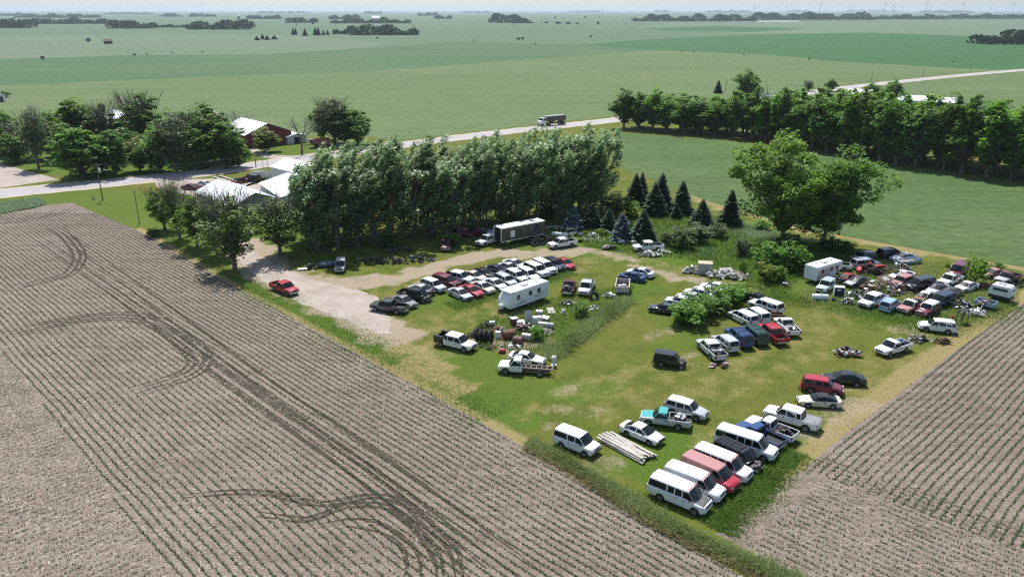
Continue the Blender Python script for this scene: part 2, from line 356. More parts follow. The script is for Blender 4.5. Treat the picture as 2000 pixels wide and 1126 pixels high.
wear(lush, [(150, 380), (300, 420), (420, 490), (520, 470), (620, 440)], 11, 0.5, 0.3); wear(lush, [(1560, 560), (1700, 600), (1800, 610)], 4, 0.55)
wear(lush, [(50, 310), (300, 320), (600, 290)], 18, 0.6, 0.3)
nx, ny = len(GX), len(GY); me = bpy.data.meshes.new('grass_lot')
me.vertices.add(len(P)); me.vertices.foreach_set('co', np.column_stack([P, np.zeros(len(P))]).astype(np.float32).ravel())
ii, jj = np.meshgrid(np.arange(nx - 1), np.arange(ny - 1)); a = (jj * nx + ii).ravel(); q = np.column_stack([a, a + 1, a + nx + 1, a + nx]).astype(np.int32)
me.loops.add(q.size); me.loops.foreach_set('vertex_index', q.ravel()); me.polygons.add(len(q)); me.polygons.foreach_set('loop_start', np.arange(0, q.size, 4, dtype=np.int32)); me.update(calc_edges=True)
ca = me.color_attributes.new('gm', 'FLOAT_COLOR', 'POINT'); ca.data.foreach_set('color', np.column_stack([dirt, dry, lush, np.ones(len(P))]).astype(np.float32).ravel())
struct(obj('grass_lot', me, mat_lot))
sheet('field', pxs([(-700, 300), (0, 264), (250, 254), (480, 256), (580, 262), (740, 268), (770, 276), (990, 249.5), (1200, 226.5), (1400, 199.5), (1640, 166), (1700, 159), (1700, 150), (1400, 180), (-700, 215)]), 0.01, mat_bean)
# cultivated fields
LEFT_EDGE = [(140, 396), (270, 450), (470, 566), (720, 702), (1030, 874), (1270, 1022), (1470, 1135), (1560, 1200)]
LEFT = pxs([(-260, 470), (-60, 425), (0, 420), (70, 402)] + LEFT_EDGE + [(-300, 1200)])
RIGHT = pxs([(1560, 1135), (1480, 1085), (1398, 1042), (1450, 1000), (1565, 918), (1640, 855), (1765, 760), (1880, 674), (2000, 590), (2150, 486), (2400, 560), (2400, 1220), (1640, 1200)])
sheet('bean_field', LEFT, 0.008, mat_soilA); sheet('bean_field', RIGHT, 0.008, mat_soilB)
# road, junction and drives
def wl(pts): return [(*at(p[0], p[1])[:2], p[2]) for p in pts]
ROAD = wl([(-500, 458, 4.8), (-150, 399, 4.8), (0, 378, 4.8), (100, 368, 4.4), (200, 358.5, 4.0), (300, 348, 3.8), (400, 337, 3.8), (500, 322, 3.8), (600, 308, 3.8), (800, 281, 3.8), (990, 257, 3.8), (1200, 234, 3.8), (1400, 207, 3.8), (1640, 173, 3.8), (1820, 153, 3.8), (2000, 136.5, 3.8), (2300, 113, 3.8)])
struct(strip('road_shoulder', [(x, y, h + 1.7) for x, y, h in ROAD], 0.02, mat_shoulder, 3, 0.5))
struct(strip('road', ROAD, 0.024, mat_road, 3, 0.12))
struct(strip('side_road', wl([(-160, 285, 5), (-60, 318, 5.5), (0, 342, 7), (50, 360, 8)]), 0.016, mat_gravel, 2, 0.4))
struct(strip('yard_apron', wl([(325, 352, 3), (350, 358, 6), (400, 362, 9), (470, 372, 9), (530, 366, 6)]), 0.014, mat_gravel, 2, 0.5))
struct(strip('farm_drive', wl([(620, 306, 2), (540, 306, 2.4), (505, 299, 1.8), (485, 285, 1.6), (470, 275, 1.6)]), 0.014, mat_gravel, 1.5, 0.3))
struct(strip('garden_path', wl([(-60, 300, 1.5), (0, 297, 1.5), (30, 296, 1.4)]), 0.014, mat_gravel, 2, 0.2))
struct(strip('gravel_drive', wl([(395, 372, 3), (420, 430, 2.2), (455, 475, 2.0), (500, 512, 2.2), (560, 548, 3.2), (620, 572, 4.2), (680, 592, 4.6), (715, 618, 3.2), (742, 640, 1.6), (758, 652, .5)]), 0.006, mat_gravel, 0.8, 0.35))
# tyre tracks pressed into the field
def track_mat():
    m, t, b, o = nodes('pressed_soil'); co = texco(t); f = noise(t, co, 1.6, 5, 0.7); c = ramp(t, f, [(0.3, (0.05, 0.04, 0.03)), (0.7, (0.095, 0.077, 0.06))])
    L(t, c, b.inputs['Base Color']); b.inputs['Roughness'].default_value = 0.95; b.inputs['Specular IOR Level'].default_value = 0.1
    tr = N(t, 'ShaderNodeBsdfTransparent'); mx = N(t, 'ShaderNodeMixShader'); L(t, ramp(t, noise(t, co, 2.3, 4, 0.7), [(0.33, 0.1), (0.52, 0.88)]), mx.inputs[0])
    L(t, tr.outputs[0], mx.inputs[1]); L(t, b.outputs[0], mx.inputs[2]); L(t, mx.outputs[0], o.inputs[0]); return m
mat_track = track_mat()
TR = [([(20, 660), (67, 646), (169, 628), (236, 625), (287, 636), (324, 660), (361, 694), (364, 714), (337, 731), (250, 758)], (0, .9, 2.0, 2.9)),
      ([(5, 574), (84, 552), (140, 538), (162, 517), (166, 492), (140, 460), (110, 440)], (0, .9, 2.0)),
      ([(110, 455), (300, 600), (500, 752), (640, 850), (800, 965), (1010, 1126)], (0, 1.9)), ([(60, 462), (250, 600), (430, 740), (600, 862), (760, 985), (920, 1126)], (0, 1.5)),
      ([(350, 972), (500, 964), (625, 987), (725, 972), (785, 985), (830, 1027), (878, 1075), (892, 1140)], (0, .6)),
      ([(500, 1007), (600, 1017), (675, 992), (750, 992), (810, 1037), (848, 1092), (852, 1140)], (0, .55)),
      ([(625, 1022), (700, 1012), (765, 1032), (818, 1082), (820, 1140)], (0,)), ([(675, 1027), (750, 1042), (793, 1082), (788, 1140)], (0,)),
      ([(-10, 440), (60, 430), (120, 418), (160, 402)], (0, 1.4)), ([(-10, 428), (80, 424), (110, 408)], (0,))]
tk = 0
for pts, offs in TR:
    base = [(*at(u, v)[:2], 0.05 if i in (0, len(pts) - 1) else 0.23) for i, (u, v) in enumerate(pts)]
    for of in offs:
        tk += 1; struct(strip('tyre_track', base, 0.011 + tk * 0.0004, mat_track, 0.8, 0.07, of, tk))
# seedling rows and residue
def crop_rows(name, poly, ang, spacing, step, zone=None, seed=1, size=0.095, dens=0.95):
    r = np.random.default_rng(seed); pa = np.array([(p[0], p[1]) for p in poly]); d = np.array((math.cos(ang), math.sin(ang))); n = np.array((-d[1], d[0]))
    s = pa @ d; q = pa @ n; S = np.arange(s.min(), s.max(), step); Q = np.arange(q.min(), q.max(), spacing)
    ss, qq = np.meshgrid(S, Q); ss = ss.ravel() + r.uniform(-.05, .05, ss.size); qq = qq.ravel() + r.normal(0, 0.03, qq.size) + .07 * np.sin(ss * .19) + .04 * np.sin(ss * .53 + 1)
    pts = ss[:, None] * d + qq[:, None] * n; ok = pip(pts, poly)
    if zone is not None: ok &= zone(pts)
    vis = (np.abs(pts[:, 0]) < 0.72 * pts[:, 1] + 8) & (pts[:, 1] > 46); pts = pts[ok & vis]
    pat = np.sin(pts[:, 0] * .21 + 1.1) * np.sin(pts[:, 1] * .17) + .6 * np.sin(pts[:, 0] * .63 - pts[:, 1] * .41 + 2) + .5 * np.sin((pts @ n) * 3.1 + np.sin((pts @ d) * .11))
    pts = pts[r.random(len(pts)) < dens * np.clip(.88 + .2 * pat, .4, 1)]
    k = 2; c = np.repeat(pts, k, 0) + r.normal(0, 0.04, (len(pts) * k, 2)); a = r.uniform(0, 2 * PI, len(c)); h = size * r.uniform(.6, 1.25, len(c)); z = r.uniform(.03, .16, len(c))
    dx = np.stack([np.cos(a), np.sin(a)], 1) * h[:, None]; dy = np.stack([-np.sin(a), np.cos(a)], 1) * (h * .6)[:, None]
    t1 = r.uniform(-.07, .07, len(c)); v = np.zeros((len(c), 4, 3)); v[:, 0, :2] = c - dx; v[:, 1, :2] = c - dy; v[:, 2, :2] = c + dx; v[:, 3, :2] = c + dy
    v[:, 0, 2] = z - t1; v[:, 1, 2] = z + .02; v[:, 2, 2] = z + t1; v[:, 3, 2] = z - .01; v[:, :, 2] = np.maximum(v[:, :, 2], 0.02)
    return obj(name, np_mesh(name, v.reshape(-1, 3), 4, len(c)), mat_crop)
HA, HB = at(40, 730), at(291, 1066)
hd = np.array((HB.x - HA.x, HB.y - HA.y)); hn = np.array((-hd[1], hd[0])); hn /= np.linalg.norm(hn)
side = lambda p: (p - np.array((HA.x, HA.y))) @ hn
sgn = 1 if side(np.array([[0.0, 90.0]]))[0] > 0 else -1
ob = crop_rows('crop_rows', LEFT, ROWA, 0.76, 0.105, lambda p: (side(p) * sgn > 0) & (p[:, 1] < 165), 1)
stuff(ob, 'rows of small bean seedlings running across the left field', 'crop rows')
ob = crop_rows('crop_rows', LEFT, ROWB, 0.76, 0.2, lambda p: side(p) * sgn < 0, 2, size=.09, dens=0.75)
stuff(ob, 'cross rows of seedlings at the lower left field corner', 'crop rows')
KA, KB = at(1592, 890), at(2000, 1036); kd = np.array((KB.x - KA.x, KB.y - KA.y)); kn = np.array((-kd[1], kd[0])); kn /= np.linalg.norm(kn)
kside = lambda p: (p - np.array((KA.x, KA.y))) @ kn
ks = 1 if kside(np.array([[100.0, 120.0]]))[0] > 0 else -1
ob = crop_rows('crop_rows', RIGHT, ROWB, 0.76, 0.105, lambda p: kside(p) * ks > -3.0, 3)
stuff(ob, 'rows of bean seedlings in the right field beside the car lot', 'crop rows')
ob = crop_rows('crop_rows', RIGHT, ROWA, 0.76, 0.13, lambda p: (kside(p) * ks < 0.5) & (seg_dist(p, pxs([(1398, 1042), (1565, 918)])) > 2.5), 4, dens=0.72)
stuff(ob, 'headland rows of seedlings at the lower right field end', 'crop rows')
def residue(name, poly, n, label, seed, extra=None):
    r = np.random.default_rng(seed); pa = np.array([(p[0], p[1]) for p in poly]); lo, hi = pa.min(0), pa.max(0); lo[1] = max(lo[1], 46); hi[1] = min(hi[1], 130)
    c = r.uniform(lo, hi, (n, 2)); c = c[pip(c, poly) & (np.abs(c[:, 0]) < .72 * c[:, 1] + 5)]
    k = np.sin(c[:, 0] * .31 + 1.7) * np.sin(c[:, 1] * .23) + .5 * np.sin(c[:, 0] * .9 + c[:, 1] * .7); c = c[r.random(len(c)) < (.45 + .35 * k if extra is None else np.where(extra(c), 1.0, .25 + .3 * k))]
    a = r.uniform(0, PI, len(c)); l = r.uniform(.06, .24, len(c)); dx = np.stack([np.cos(a), np.sin(a)], 1) * l[:, None]; dy = np.stack([-np.sin(a), np.cos(a)], 1) * .022
    v = np.zeros((len(c), 4, 3)); v[:, 0, :2] = c - dx - dy; v[:, 1, :2] = c + dx - dy; v[:, 2, :2] = c + dx + dy; v[:, 3, :2] = c - dx + dy; v[:, :2, 2] = .03; v[:, 2:, 2] = .045
    stuff(obj(name, np_mesh(name, v.reshape(-1, 3), 4, len(c)), mat_straw), label, 'residue')
residue('corn_residue', LEFT, 120000, 'pale corn stalk residue scattered over the left field', 11, lambda c: (side(c) * sgn < 6) | (seg_dist(c, pxs(LEFT_EDGE)) < 2.2))
residue('corn_residue', RIGHT, 80000, 'pale corn stalk residue scattered over the right field', 12, lambda c: kside(c) * ks < 1)
# tall grass and weeds
def blades(name, pts, hmin, hmax, wd, mat, seed=1, spread=0.75):
    r = np.random.default_rng(seed); n = len(pts); a = r.uniform(0, 2 * PI, n); h = r.uniform(hmin, hmax, n); wv = np.stack([np.cos(a), np.sin(a)], 1) * wd * r.uniform(.6, 1.3, n)[:, None]
    ln = r.normal(0, spread, (n, 2)) * h[:, None]; v = np.zeros((n, 3, 3)); v[:, 0, :2] = pts - wv; v[:, 1, :2] = pts + wv; v[:, 2, :2] = pts + ln; v[:, 2, 2] = h
    return obj(name, np_mesh(name, v.reshape(-1, 3), 3, n), mat)
def scatter_line(line, halfw, n, seed):
    r = np.random.default_rng(seed); ln = np.array([(p[0], p[1]) for p in line]); sl = np.linalg.norm(np.diff(ln, axis=0), axis=1); cum = np.r_[0, np.cumsum(sl)]
    s = r.uniform(0, cum[-1], n); i = np.clip(np.searchsorted(cum, s) - 1, 0, len(sl) - 1); t = (s - cum[i]) / sl[i]; p = ln[i] + (ln[i + 1] - ln[i]) * t[:, None]
    d = (ln[i + 1] - ln[i]) / sl[i][:, None]; return p + np.stack([-d[:, 1], d[:, 0]], 1) * r.normal(0, halfw * .55, n)[:, None]
def scatter_poly(poly, n, seed):
    r = np.random.default_rng(seed); pa = np.array([(p[0], p[1]) for p in poly]); c = r.uniform(pa.min(0), pa.max(0), (n, 2)); return c[pip(c, poly)]
VERGE = pxs([(1035, 866), (1110, 905), (1190, 955), (1290, 1018), (1380, 1062), (1480, 1108), (1580, 1150)])
stuff(blades('tall_grass', scatter_line(VERGE, .75, 11000, 21), .25, .85, .055, mat_weed, 21), 'tall weedy grass strip between left field and vans', 'grass')
stuff(blades('tall_grass', scatter_line([p + Vector((-.5, -.7, 0)) for p in VERGE], .55, 5000, 22), .2, .6, .05, mat_weed_y, 22), 'browning grass along field side of the weedy strip', 'grass')
stuff(blades('tall_grass', scatter_line(pxs([(1400, 1035), (1450, 985), (1500, 935), (1545, 880)]), 1.8, 9000, 23), .1, .5, .05, mat_lush, 23), 'green weeds in front of the row of vans', 'weeds')
stuff(blades('tall_grass', scatter_line(pxs([(1065, 700), (1110, 675), (1150, 640), (1190, 612), (1225, 585)]), 1.3, 9000, 24), .3, 1.0, .05, mat_weed, 24), 'tall weeds fringing the junk pile in mid lot', 'weeds')
stuff(blades('tall_grass', scatter_poly(pxs([(925, 640), (1000, 600), (1110, 575), (1240, 555), (1225, 600), (1080, 690), (1000, 690), (930, 680)]), 16000, 25), .15, .6, .05, mat_lush, 25), 'green weeds growing among junk beside the camper', 'weeds')
MEADOW = pxs([(1130, 458), (1240, 425), (1330, 405), (1420, 430), (1560, 470), (1700, 492), (1720, 520), (1560, 545), (1520, 590), (1440, 545), (1340, 505), (1240, 498), (1140, 480)])
stuff(blades('meadow_grass', scatter_poly(MEADOW, 60000, 26), .25, .75, .07, mat_lush, 26), 'lush green meadow grass around spruces and cottonwoods', 'grass')
stuff(blades('meadow_grass', scatter_line(pxs([(1425, 440), (1470, 455), (1520, 470), (1560, 478)]), 3.2, 9000, 27), .3, .8, .07, mat_blue, 27), 'bluish smooth grass patch left of the cottonwoods', 'grass')
stuff(blades('meadow_grass', scatter_poly(pxs([(-20, 408), (0, 398), (75, 388), (90, 400), (60, 408), (0, 418)]), 9000, 28), .4, .9, .08, mat_blue, 28), 'pale tall grass patch beside the road corner', 'grass')
stuff(blades('lot_grass', scatter_line(pxs([(1500, 575), (1640, 600), (1720, 615), (1830, 640), (1900, 620), (1960, 590)]), 3.5, 12000, 29), .1, .42, .05, mat_lush, 29), 'rough grass around the wrecks in the far right', 'grass')
stuff(blades('lot_grass', scatter_poly(pxs([(1570, 540), (1720, 500), (1990, 530), (1990, 590), (1850, 640), (1580, 590)]), 26000, 30), .1, .5, .05, mat_weed, 30), 'weeds standing between the wrecks in far right', 'weeds')
stuff(blades('lot_grass', scatter_line(pxs([(880, 600), (960, 578), (1060, 548), (1110, 530)]), 2.0, 9000, 31), .08, .38, .045, mat_lush, 31), 'green grass tufts along the front car row', 'grass')
LOTP = pxs([(480, 560), (760, 700), (1030, 860), (1300, 1010), (1400, 1030), (1560, 905), (1990, 590), (1700, 500), (1140, 480), (960, 505), (790, 565), (800, 610), (775, 668), (720, 652), (650, 614), (555, 574)])
stuff(blades('lot_grass', scatter_poly(LOTP, 60000, 32), .03, .14, .05, weed_mat('mown_grass', (0.11, 0.16, 0.025), (0.26, 0.26, 0.07)), 32), 'mown grass tufts covering the car lot', 'grass')
stuff(blades('lot_grass', scatter_line(pxs([(480, 560), (620, 625), (760, 705), (960, 818)]), 4.0, 14000, 33), .05, .2, .05, mat_lush, 33), 'bright grass strip along the left field edge', 'grass')
# ================================================================ TREES
mat_bark = M('grey_bark', (0.13, 0.105, 0.085), 0.9, var=0.4, vscale=3); mat_bark_l = M('pale_bark', (0.24, 0.21, 0.18), 0.9, var=0.4, vscale=3)
mat_twig = M('bare_twigs', (0.17, 0.145, 0.13), 0.9, var=0.3)
def leaf_mat(name, c1, c2, rough=0.5, spec=0.35, tr=0.3):
    m, t, b, o = nodes(name); g = t.nodes.new('ShaderNodeNewGeometry'); oi = t.nodes.new('ShaderNodeObjectInfo')
    c = ramp(t, g.outputs['Random Per Island'], [(0.0, c1), (1.0, c2)])
    hs = N(t, 'ShaderNodeHueSaturation'); L(t, math_(t, 'ADD', math_(t, 'MULTIPLY', oi.outputs['Random'], 0.4), 0.8), hs.inputs['Value']); L(t, c, hs.inputs['Color']); c = hs.outputs[0]
    L(t, c, b.inputs['Base Color']); b.inputs['Roughness'].default_value = rough; b.inputs['Specular IOR Level'].default_value = spec
    tb = N(t, 'ShaderNodeBsdfTranslucent'); L(t, mixc(t, 1.0, c, (1.7, 1.75, 1.4), 'MULTIPLY'), tb.inputs[0]); mx = N(t, 'ShaderNodeMixShader', Fac=tr)
    L(t, b.outputs[0], mx.inputs[1]); L(t, tb.outputs[0], mx.inputs[2]); L(t, mx.outputs[0], o.inputs[0]); return m
lf_poplar = leaf_mat('poplar_leaves', (0.085, 0.165, 0.05), (0.32, 0.42, 0.22), 0.42, 0.5, 0.45)
lf_dark = leaf_mat('dark_leaves', (0.065, 0.15, 0.02), (0.16, 0.275, 0.045), 0.5, 0.3, .46)
lf_mid = leaf_mat('green_leaves', (0.075, 0.18, 0.02), (0.18, 0.32, 0.05), 0.5, 0.3, .48)
lf_bright = leaf_mat('bright_leaves', (0.09, 0.19, 0.016), (0.21, 0.33, 0.045), 0.5, 0.3, 0.48)
lf_yel = leaf_mat('yellow_green_leaves', (0.11, 0.15, 0.02), (0.21, 0.25, 0.04), 0.5, 0.3, 0.35)
lf_grey = leaf_mat('grey_green_leaves', (0.085, 0.13, 0.05), (0.17, 0.215, 0.11), 0.5, 0.3, .4)
lf_ash = leaf_mat('ash_leaves', (0.09, 0.17, 0.035), (0.22, 0.3, 0.09), 0.5, 0.3, 0.48)
lf_spruce = leaf_mat('spruce_needles', (0.018, 0.045, 0.02), (0.052, 0.095, 0.04), 0.6, 0.2, 0.08)
lf_blue = leaf_mat('blue_spruce_needles', (0.07, 0.12, 0.12), (0.16, 0.225, 0.225), 0.6, 0.2, 0.05)
lf_far = leaf_mat('distant_leaves', (0.018, 0.045, 0.02), (0.045, 0.085, 0.035), 0.6, 0.2, 0.15)
def leaf_quads(c, size, r, asp=0.55, up=0.5, dirv=None):
    """diamond-ish leaf sprays at points c (n,3)"""
    n = len(c); nm = r.normal(0, 1, (n, 3)); nm[:, 2] = np.abs(nm[:, 2]) + up; nm[:, 1] -= .12; nm /= np.linalg.norm(nm, axis=1)[:, None]
    t = r.normal(0, 1, (n, 3)) if dirv is None else dirv + r.normal(0, .45, (n, 3))
    t -= nm * (t * nm).sum(1)[:, None]; t /= np.linalg.norm(t, axis=1)[:, None] + 1e-9; b = np.cross(nm, t)
    s = (size * r.uniform(.6, 1.35, n))[:, None]; v = np.zeros((n, 4, 3)); bend = nm * s * .22
    v[:, 0] = c - t * s - bend; v[:, 1] = c - b * s * asp; v[:, 2] = c + t * s - bend; v[:, 3] = c + b * s * asp; return v.reshape(-1, 3)
def ball(r, n, shell=0.55):
    d = r.normal(0, 1, (n, 3)); d /= np.linalg.norm(d, axis=1)[:, None]; return d * (shell + (1 - shell) * r.random(n))[:, None]
def limb(mb, pts, r0, r1, n=5):
    k = len(pts) - 1
    for i in range(k): mb.tube(pts[i], pts[i + 1], r0 + (r1 - r0) * i / k, r0 + (r1 - r0) * (i + 1) / k, n, caps=False)
def broadleaf(seed, h, w, th=0.22, nclump=34, per=70, leaf=0.32, lean=(0, 0), flat=1.0, twigs=0, sp=.7):
    r = np.random.default_rng(seed); ch = h * (1 - th); cz = h * th + ch * .5; C = []; tries = 0
    while len(C) < nclump and tries < 4000:
        tries += 1; p = ball(r, 1, .25)[0]; z = p[2]; wf = (1.0 - .35 * max(z, 0) ** 2) * (0.74 + .2 * math.sin(3 * math.atan2(p[1], p[0]) + seed) + .18 * math.sin(2 * math.atan2(p[1], p[0]) - 5 * z + 2 * seed))
        q = np.array((p[0] * w / 2 * wf, p[1] * w / 2 * wf, cz + z * ch * .47)); rad = w * r.choice((.09, .13, .17, .2))
        if all(np.linalg.norm(q - c[0]) > sp * (rad + c[1]) for c in C): C.append((q, rad))
    tk = MB(); top = np.array((lean[0] * .6, lean[1] * .6, h * (th + .38))); base = np.zeros(3); mid = np.array((lean[0] * .2, lean[1] * .2, h * th))
    limb(tk, [base + (0, 0, -.2), mid, top], h * .026, h * .012, 7); V = []
    for q, rad in C:
        q = q + np.array((lean[0], lean[1], 0)) * (q[2] / h); s = mid + (top - mid) * np.clip(r.uniform(-.1, .9), 0, 1) * min(1, max(0, (q[2] - mid[2]) / ch + .1))
        m = (s + q) / 2 + r.normal(0, .25, 3) + (0, 0, -.3); limb(tk, [s, m, q], h * .008, h * .003, 4)
        pts = q + ball(r, int(per * r.uniform(.7, 1.3)), .45) * (rad * 1.15, rad * 1.15, rad * .85 * flat); V.append(leaf_quads(pts, leaf, r, .55, 1.5))
    for i in range(twigs):
        a = r.uniform(0, 2 * PI); rr = w * .5 * math.sqrt(r.random()); s = np.array((math.cos(a) * rr * .6, math.sin(a) * rr * .6, h * r.uniform(.55, .8))); e = np.array((math.cos(a) * rr + r.normal(0, .4), math.sin(a) * rr + r.normal(0, .4), h * r.uniform(.88, 1.07)))
        tk.tube(s, e, .05, .015, 3, caps=False)
        for _ in range(3):
            f = s + (e - s) * r.uniform(.3, .9); tk.tube(f, f + r.normal(0, .5, 3) + (0, 0, .7), .03, .01, 3, caps=False)
    V = np.concatenate(V); return tk.mesh('trunk'), np_mesh('crown', V, 4, len(V) // 4)
def poplar(seed, h, w, leaf=0.27):
    r = np.random.default_rng(seed); tk = MB(); V = []; stems = r.integers(1, 4); wind = np.array((.34, .12, 1.0)); wind /= np.linalg.norm(wind)
    for s in range(stems):
        bx = r.normal(0, .35, 2); tx = r.normal(0, w * .2, 2); hh = h * (1 if s == 0 else r.uniform(.75, .95)); pts = [np.array((bx[0], bx[1], -.2))]
        for k in range(1, 5): f = k / 4; pts.append(np.array((bx[0] + tx[0] * f + .9 * f * f, bx[1] + tx[1] * f, hh * .9 * f)) + r.normal(0, .12, 3))
        limb(tk, pts, .16, .04, 5); n = int(40 / stems + 9)
        for i in range(n):
            f = r.uniform(.05, 1.0); k = min(int(f * 4), 3); p = pts[k] + (pts[k + 1] - pts[k]) * (f * 4 - k); env = w * .5 * (0.5 + .75 * math.sin(PI * min(f * .98, 1) ** .8)); a = r.uniform(0, 2 * PI)
            d = np.array((math.cos(a) * env, math.sin(a) * env, env * .9)) * r.uniform(.45, 1.0); e = p + d; tk.tube(p, e, .035, .012, 3, caps=False)
            m = int(r.uniform(55, 100) * (1.0 if f > .4 else .75)); b = ball(r, m, .35) * (.68, .68, 1.25); b[:, 0] += b[:, 2] * .38; b[:, 1] += b[:, 2] * .1
            V.append(leaf_quads(e + b + (0.15, 0, .45), leaf, r, .5, 1.7, wind))
    V = np.concatenate(V); V[:, 2] = np.maximum(V[:, 2], .4); return tk.mesh('trunk'), np_mesh('crown', V, 4, len(V) // 4)
def spruce(seed, h, w):
    r = np.random.default_rng(seed); tk = MB(); tk.tube((0, 0, -.1), (0, 0, h * .96), h * .018 + .05, .02, 6); V = []; nl = int(h * 3.2) + 6
    for i in range(nl):
        f = (i + .3) / nl; z = h * (.04 + .95 * f); R = w * .5 * (1 - f) ** .72 * r.uniform(.84, 1.12) + .06; nb = max(5, int(14 * (1 - f) + 5)); a0 = r.uniform(0, 6)
        for b in range(nb):
            a = a0 + 2 * PI * b / nb + r.normal(0, .12); Rb = R * r.uniform(.68, 1.18); d = np.array((math.cos(a), math.sin(a), 0)); s = np.array((-d[1], d[0], 0)); o = np.array((0, 0, z))
            wd = .16 + .22 * Rb
            for k in range(3):
                f0 = k / 3; c = o + d * Rb * (f0 + .2) + (0, 0, -.22 * Rb * f0 + .06 * (k == 2) + r.normal(0, .03)); e = d * Rb * .26 + np.array((0, 0, -.05 * Rb)); ww = wd * (1.05 - .3 * f0)
                V += [c - e, c - s * ww + (0, 0, -.07), c + e, c + s * ww + (0, 0, -.07)]
                if k: V += [c - e * .8 + (0, 0, -.05), c + (0, 0, -.16) - s * ww * .4, c + e * .9 + (0, 0, -.1), c + (0, 0, .07) + s * .05]
    V = np.array(V); return tk.mesh('trunk'), np_mesh('crown', V, 4, len(V) // 4)
def bare(seed, h, w):
    r = np.random.default_rng(seed); tk = MB()
    def grow(p, d, ln, rad, lv):
        q = p + d * ln; tk.tube(p, q, rad, rad * .68, 5 if lv < 2 else 3, caps=False)
        if lv >= 5: return
        for k in range(2 if lv > 3 else 3):
            e = d + r.normal(0, .36, 3) + (0, 0, .14); e[0] *= 1.12; e /= np.linalg.norm(e); grow(q, e, ln * r.uniform(.6, .82), rad * .62, lv + 1)
    grow(np.array((0, 0, -.1)), np.array((0.05, 0, 1.0)), h * .27, h * .022, 0); me = tk.mesh('trunk'); return me
TREEP = {}
def variants(key, fn, n): TREEP[key] = [fn(i) for i in range(n)]
variants('poplar', lambda i: poplar(40 + i, 18, 5.6), 6)
variants('leafy', lambda i: broadleaf(60 + i, 12, 8, .06, 60, 72, .34), 5)
variants('tall', lambda i: broadleaf(80 + i, 16, 8, .10, 66, 72, .38), 5)
variants('twiggy', lambda i: broadleaf(100 + i, 13, 7, .14, 40, 58, .32, twigs=60), 3)
variants('ash', lambda i: broadleaf(120 + i, 13, 7.5, .13, 56, 60, .27, lean=(-.3, 0), twigs=85), 4)
variants('spruce', lambda i: spruce(140 + i, 8, 4.6), 3)
variants('shrub', lambda i: broadleaf(160 + i, 3, 3.6, .03, 26, 60, .17), 4)
TREEP['bare'] = [(bare(180, 11, 6), None), (bare(181, 11, 6), None)]
TREE_H = dict(poplar=18, leafy=12, tall=16, twiggy=13, ash=13, spruce=8, shrub=3, bare=11); TREE_W = dict(poplar=5.6, leafy=8, tall=8, twiggy=7, ash=7.5, spruce=4.6, shrub=3.6, bare=6)
trnd = random.Random(5)
def tree(name, kind, var, p, h, wd, leaf, label, cat='tree', group=None, bark=None, rz=None):
    tk, cr = TREEP[kind][var % len(TREEP[kind])]; sc = (wd / TREE_W[kind], wd / TREE_W[kind], h / TREE_H[kind])
    t = empty(name, p, trnd.uniform(0, 6.28) if rz is None else rz); t.scale = sc
    obj('trunk', tk, bark or mat_bark, t)
    if cr is not None: obj('crown', cr, leaf, t)
    tag(t, label, cat, group); return t
def tree_px(name, kind, var, u, v, vt, wpx, leaf, label, cat='tree', group=None, bark=None, rz=None):
    p = at(u, v); h = max(height_at(p, vt), .6); d = math.hypot(p.y, CAM_H); return tree(name, kind, var, p, h, wpx * d / FPX, leaf, label, cat, group, bark, rz)
ORD = ['first', 'second', 'third', 'fourth', 'fifth', 'sixth', 'seventh', 'eighth', 'ninth', 'tenth', 'eleventh', 'twelfth', 'thirteenth', 'fourteenth', 'fifteenth', 'sixteenth', 'seventeenth', 'eighteenth', 'nineteenth', 'twentieth', 'twenty-first', 'twenty-second', 'twenty-third', 'twenty-fourth', 'twenty-fifth', 'twenty-sixth', 'twenty-seventh', 'twenty-eighth', 'twenty-ninth', 'thirtieth']
# poplar windbreak: three rows
A0, A1 = at(616, 492), at(1188, 416); dv = (A1 - A0); dl = dv.length; dv /= dl; nv = Vector((-dv.y, dv.x, 0))
for row, (off, rn) in enumerate([(0, 'front'), (4.6, 'middle'), (9.0, 'back')]):
    k = 17
    for i in range(k):
        p = A0 + dv * (dl * (i + .28 * row) / (k - .5)) + nv * (off + trnd.uniform(-.6, .6)) + dv * trnd.uniform(-.7, .7)
        tree('poplar_tree', 'poplar', trnd.randrange(6), p, trnd.uniform(13.8, 19.2) + (.8 if i > 12 else 0), trnd.uniform(5.6, 7.4), lf_poplar,
             f'tall poplar, {ORD[i]} from the left in the {rn} row of the windbreak', group='poplars of the windbreak', bark=mat_bark, rz=trnd.uniform(-.5, .5))
# half-bare ash trees by the drive
for i, (u, v, vt, wp, lb) in enumerate([(323, 450, 356, 62, 'leafy ash tree farthest from camera at left field corner'), (352, 466, 345, 52, 'thin ash tree with bare top twigs, second along field edge'), (386, 482, 368, 66, 'ash tree with grey twigs, third along the left field edge'),
        (459, 526, 366, 100, 'largest ash tree with stout trunk beside gravel drive'), (548, 499, 372, 92, 'spreading ash tree casting shadow over the gravel drive'), (425, 500, 372, 70, 'ash tree just behind the largest one by the drive'), (600, 470, 380, 60, 'small ash tree against left end of the poplars')]):
    tree_px('ash_tree', 'ash', i, u, v, vt + 9, wp * 1.18, [lf_bright, lf_ash, lf_bright, lf_ash, lf_ash, lf_ash, lf_ash][i], lb, group='ash trees by the drive', rz=i * 1.3)
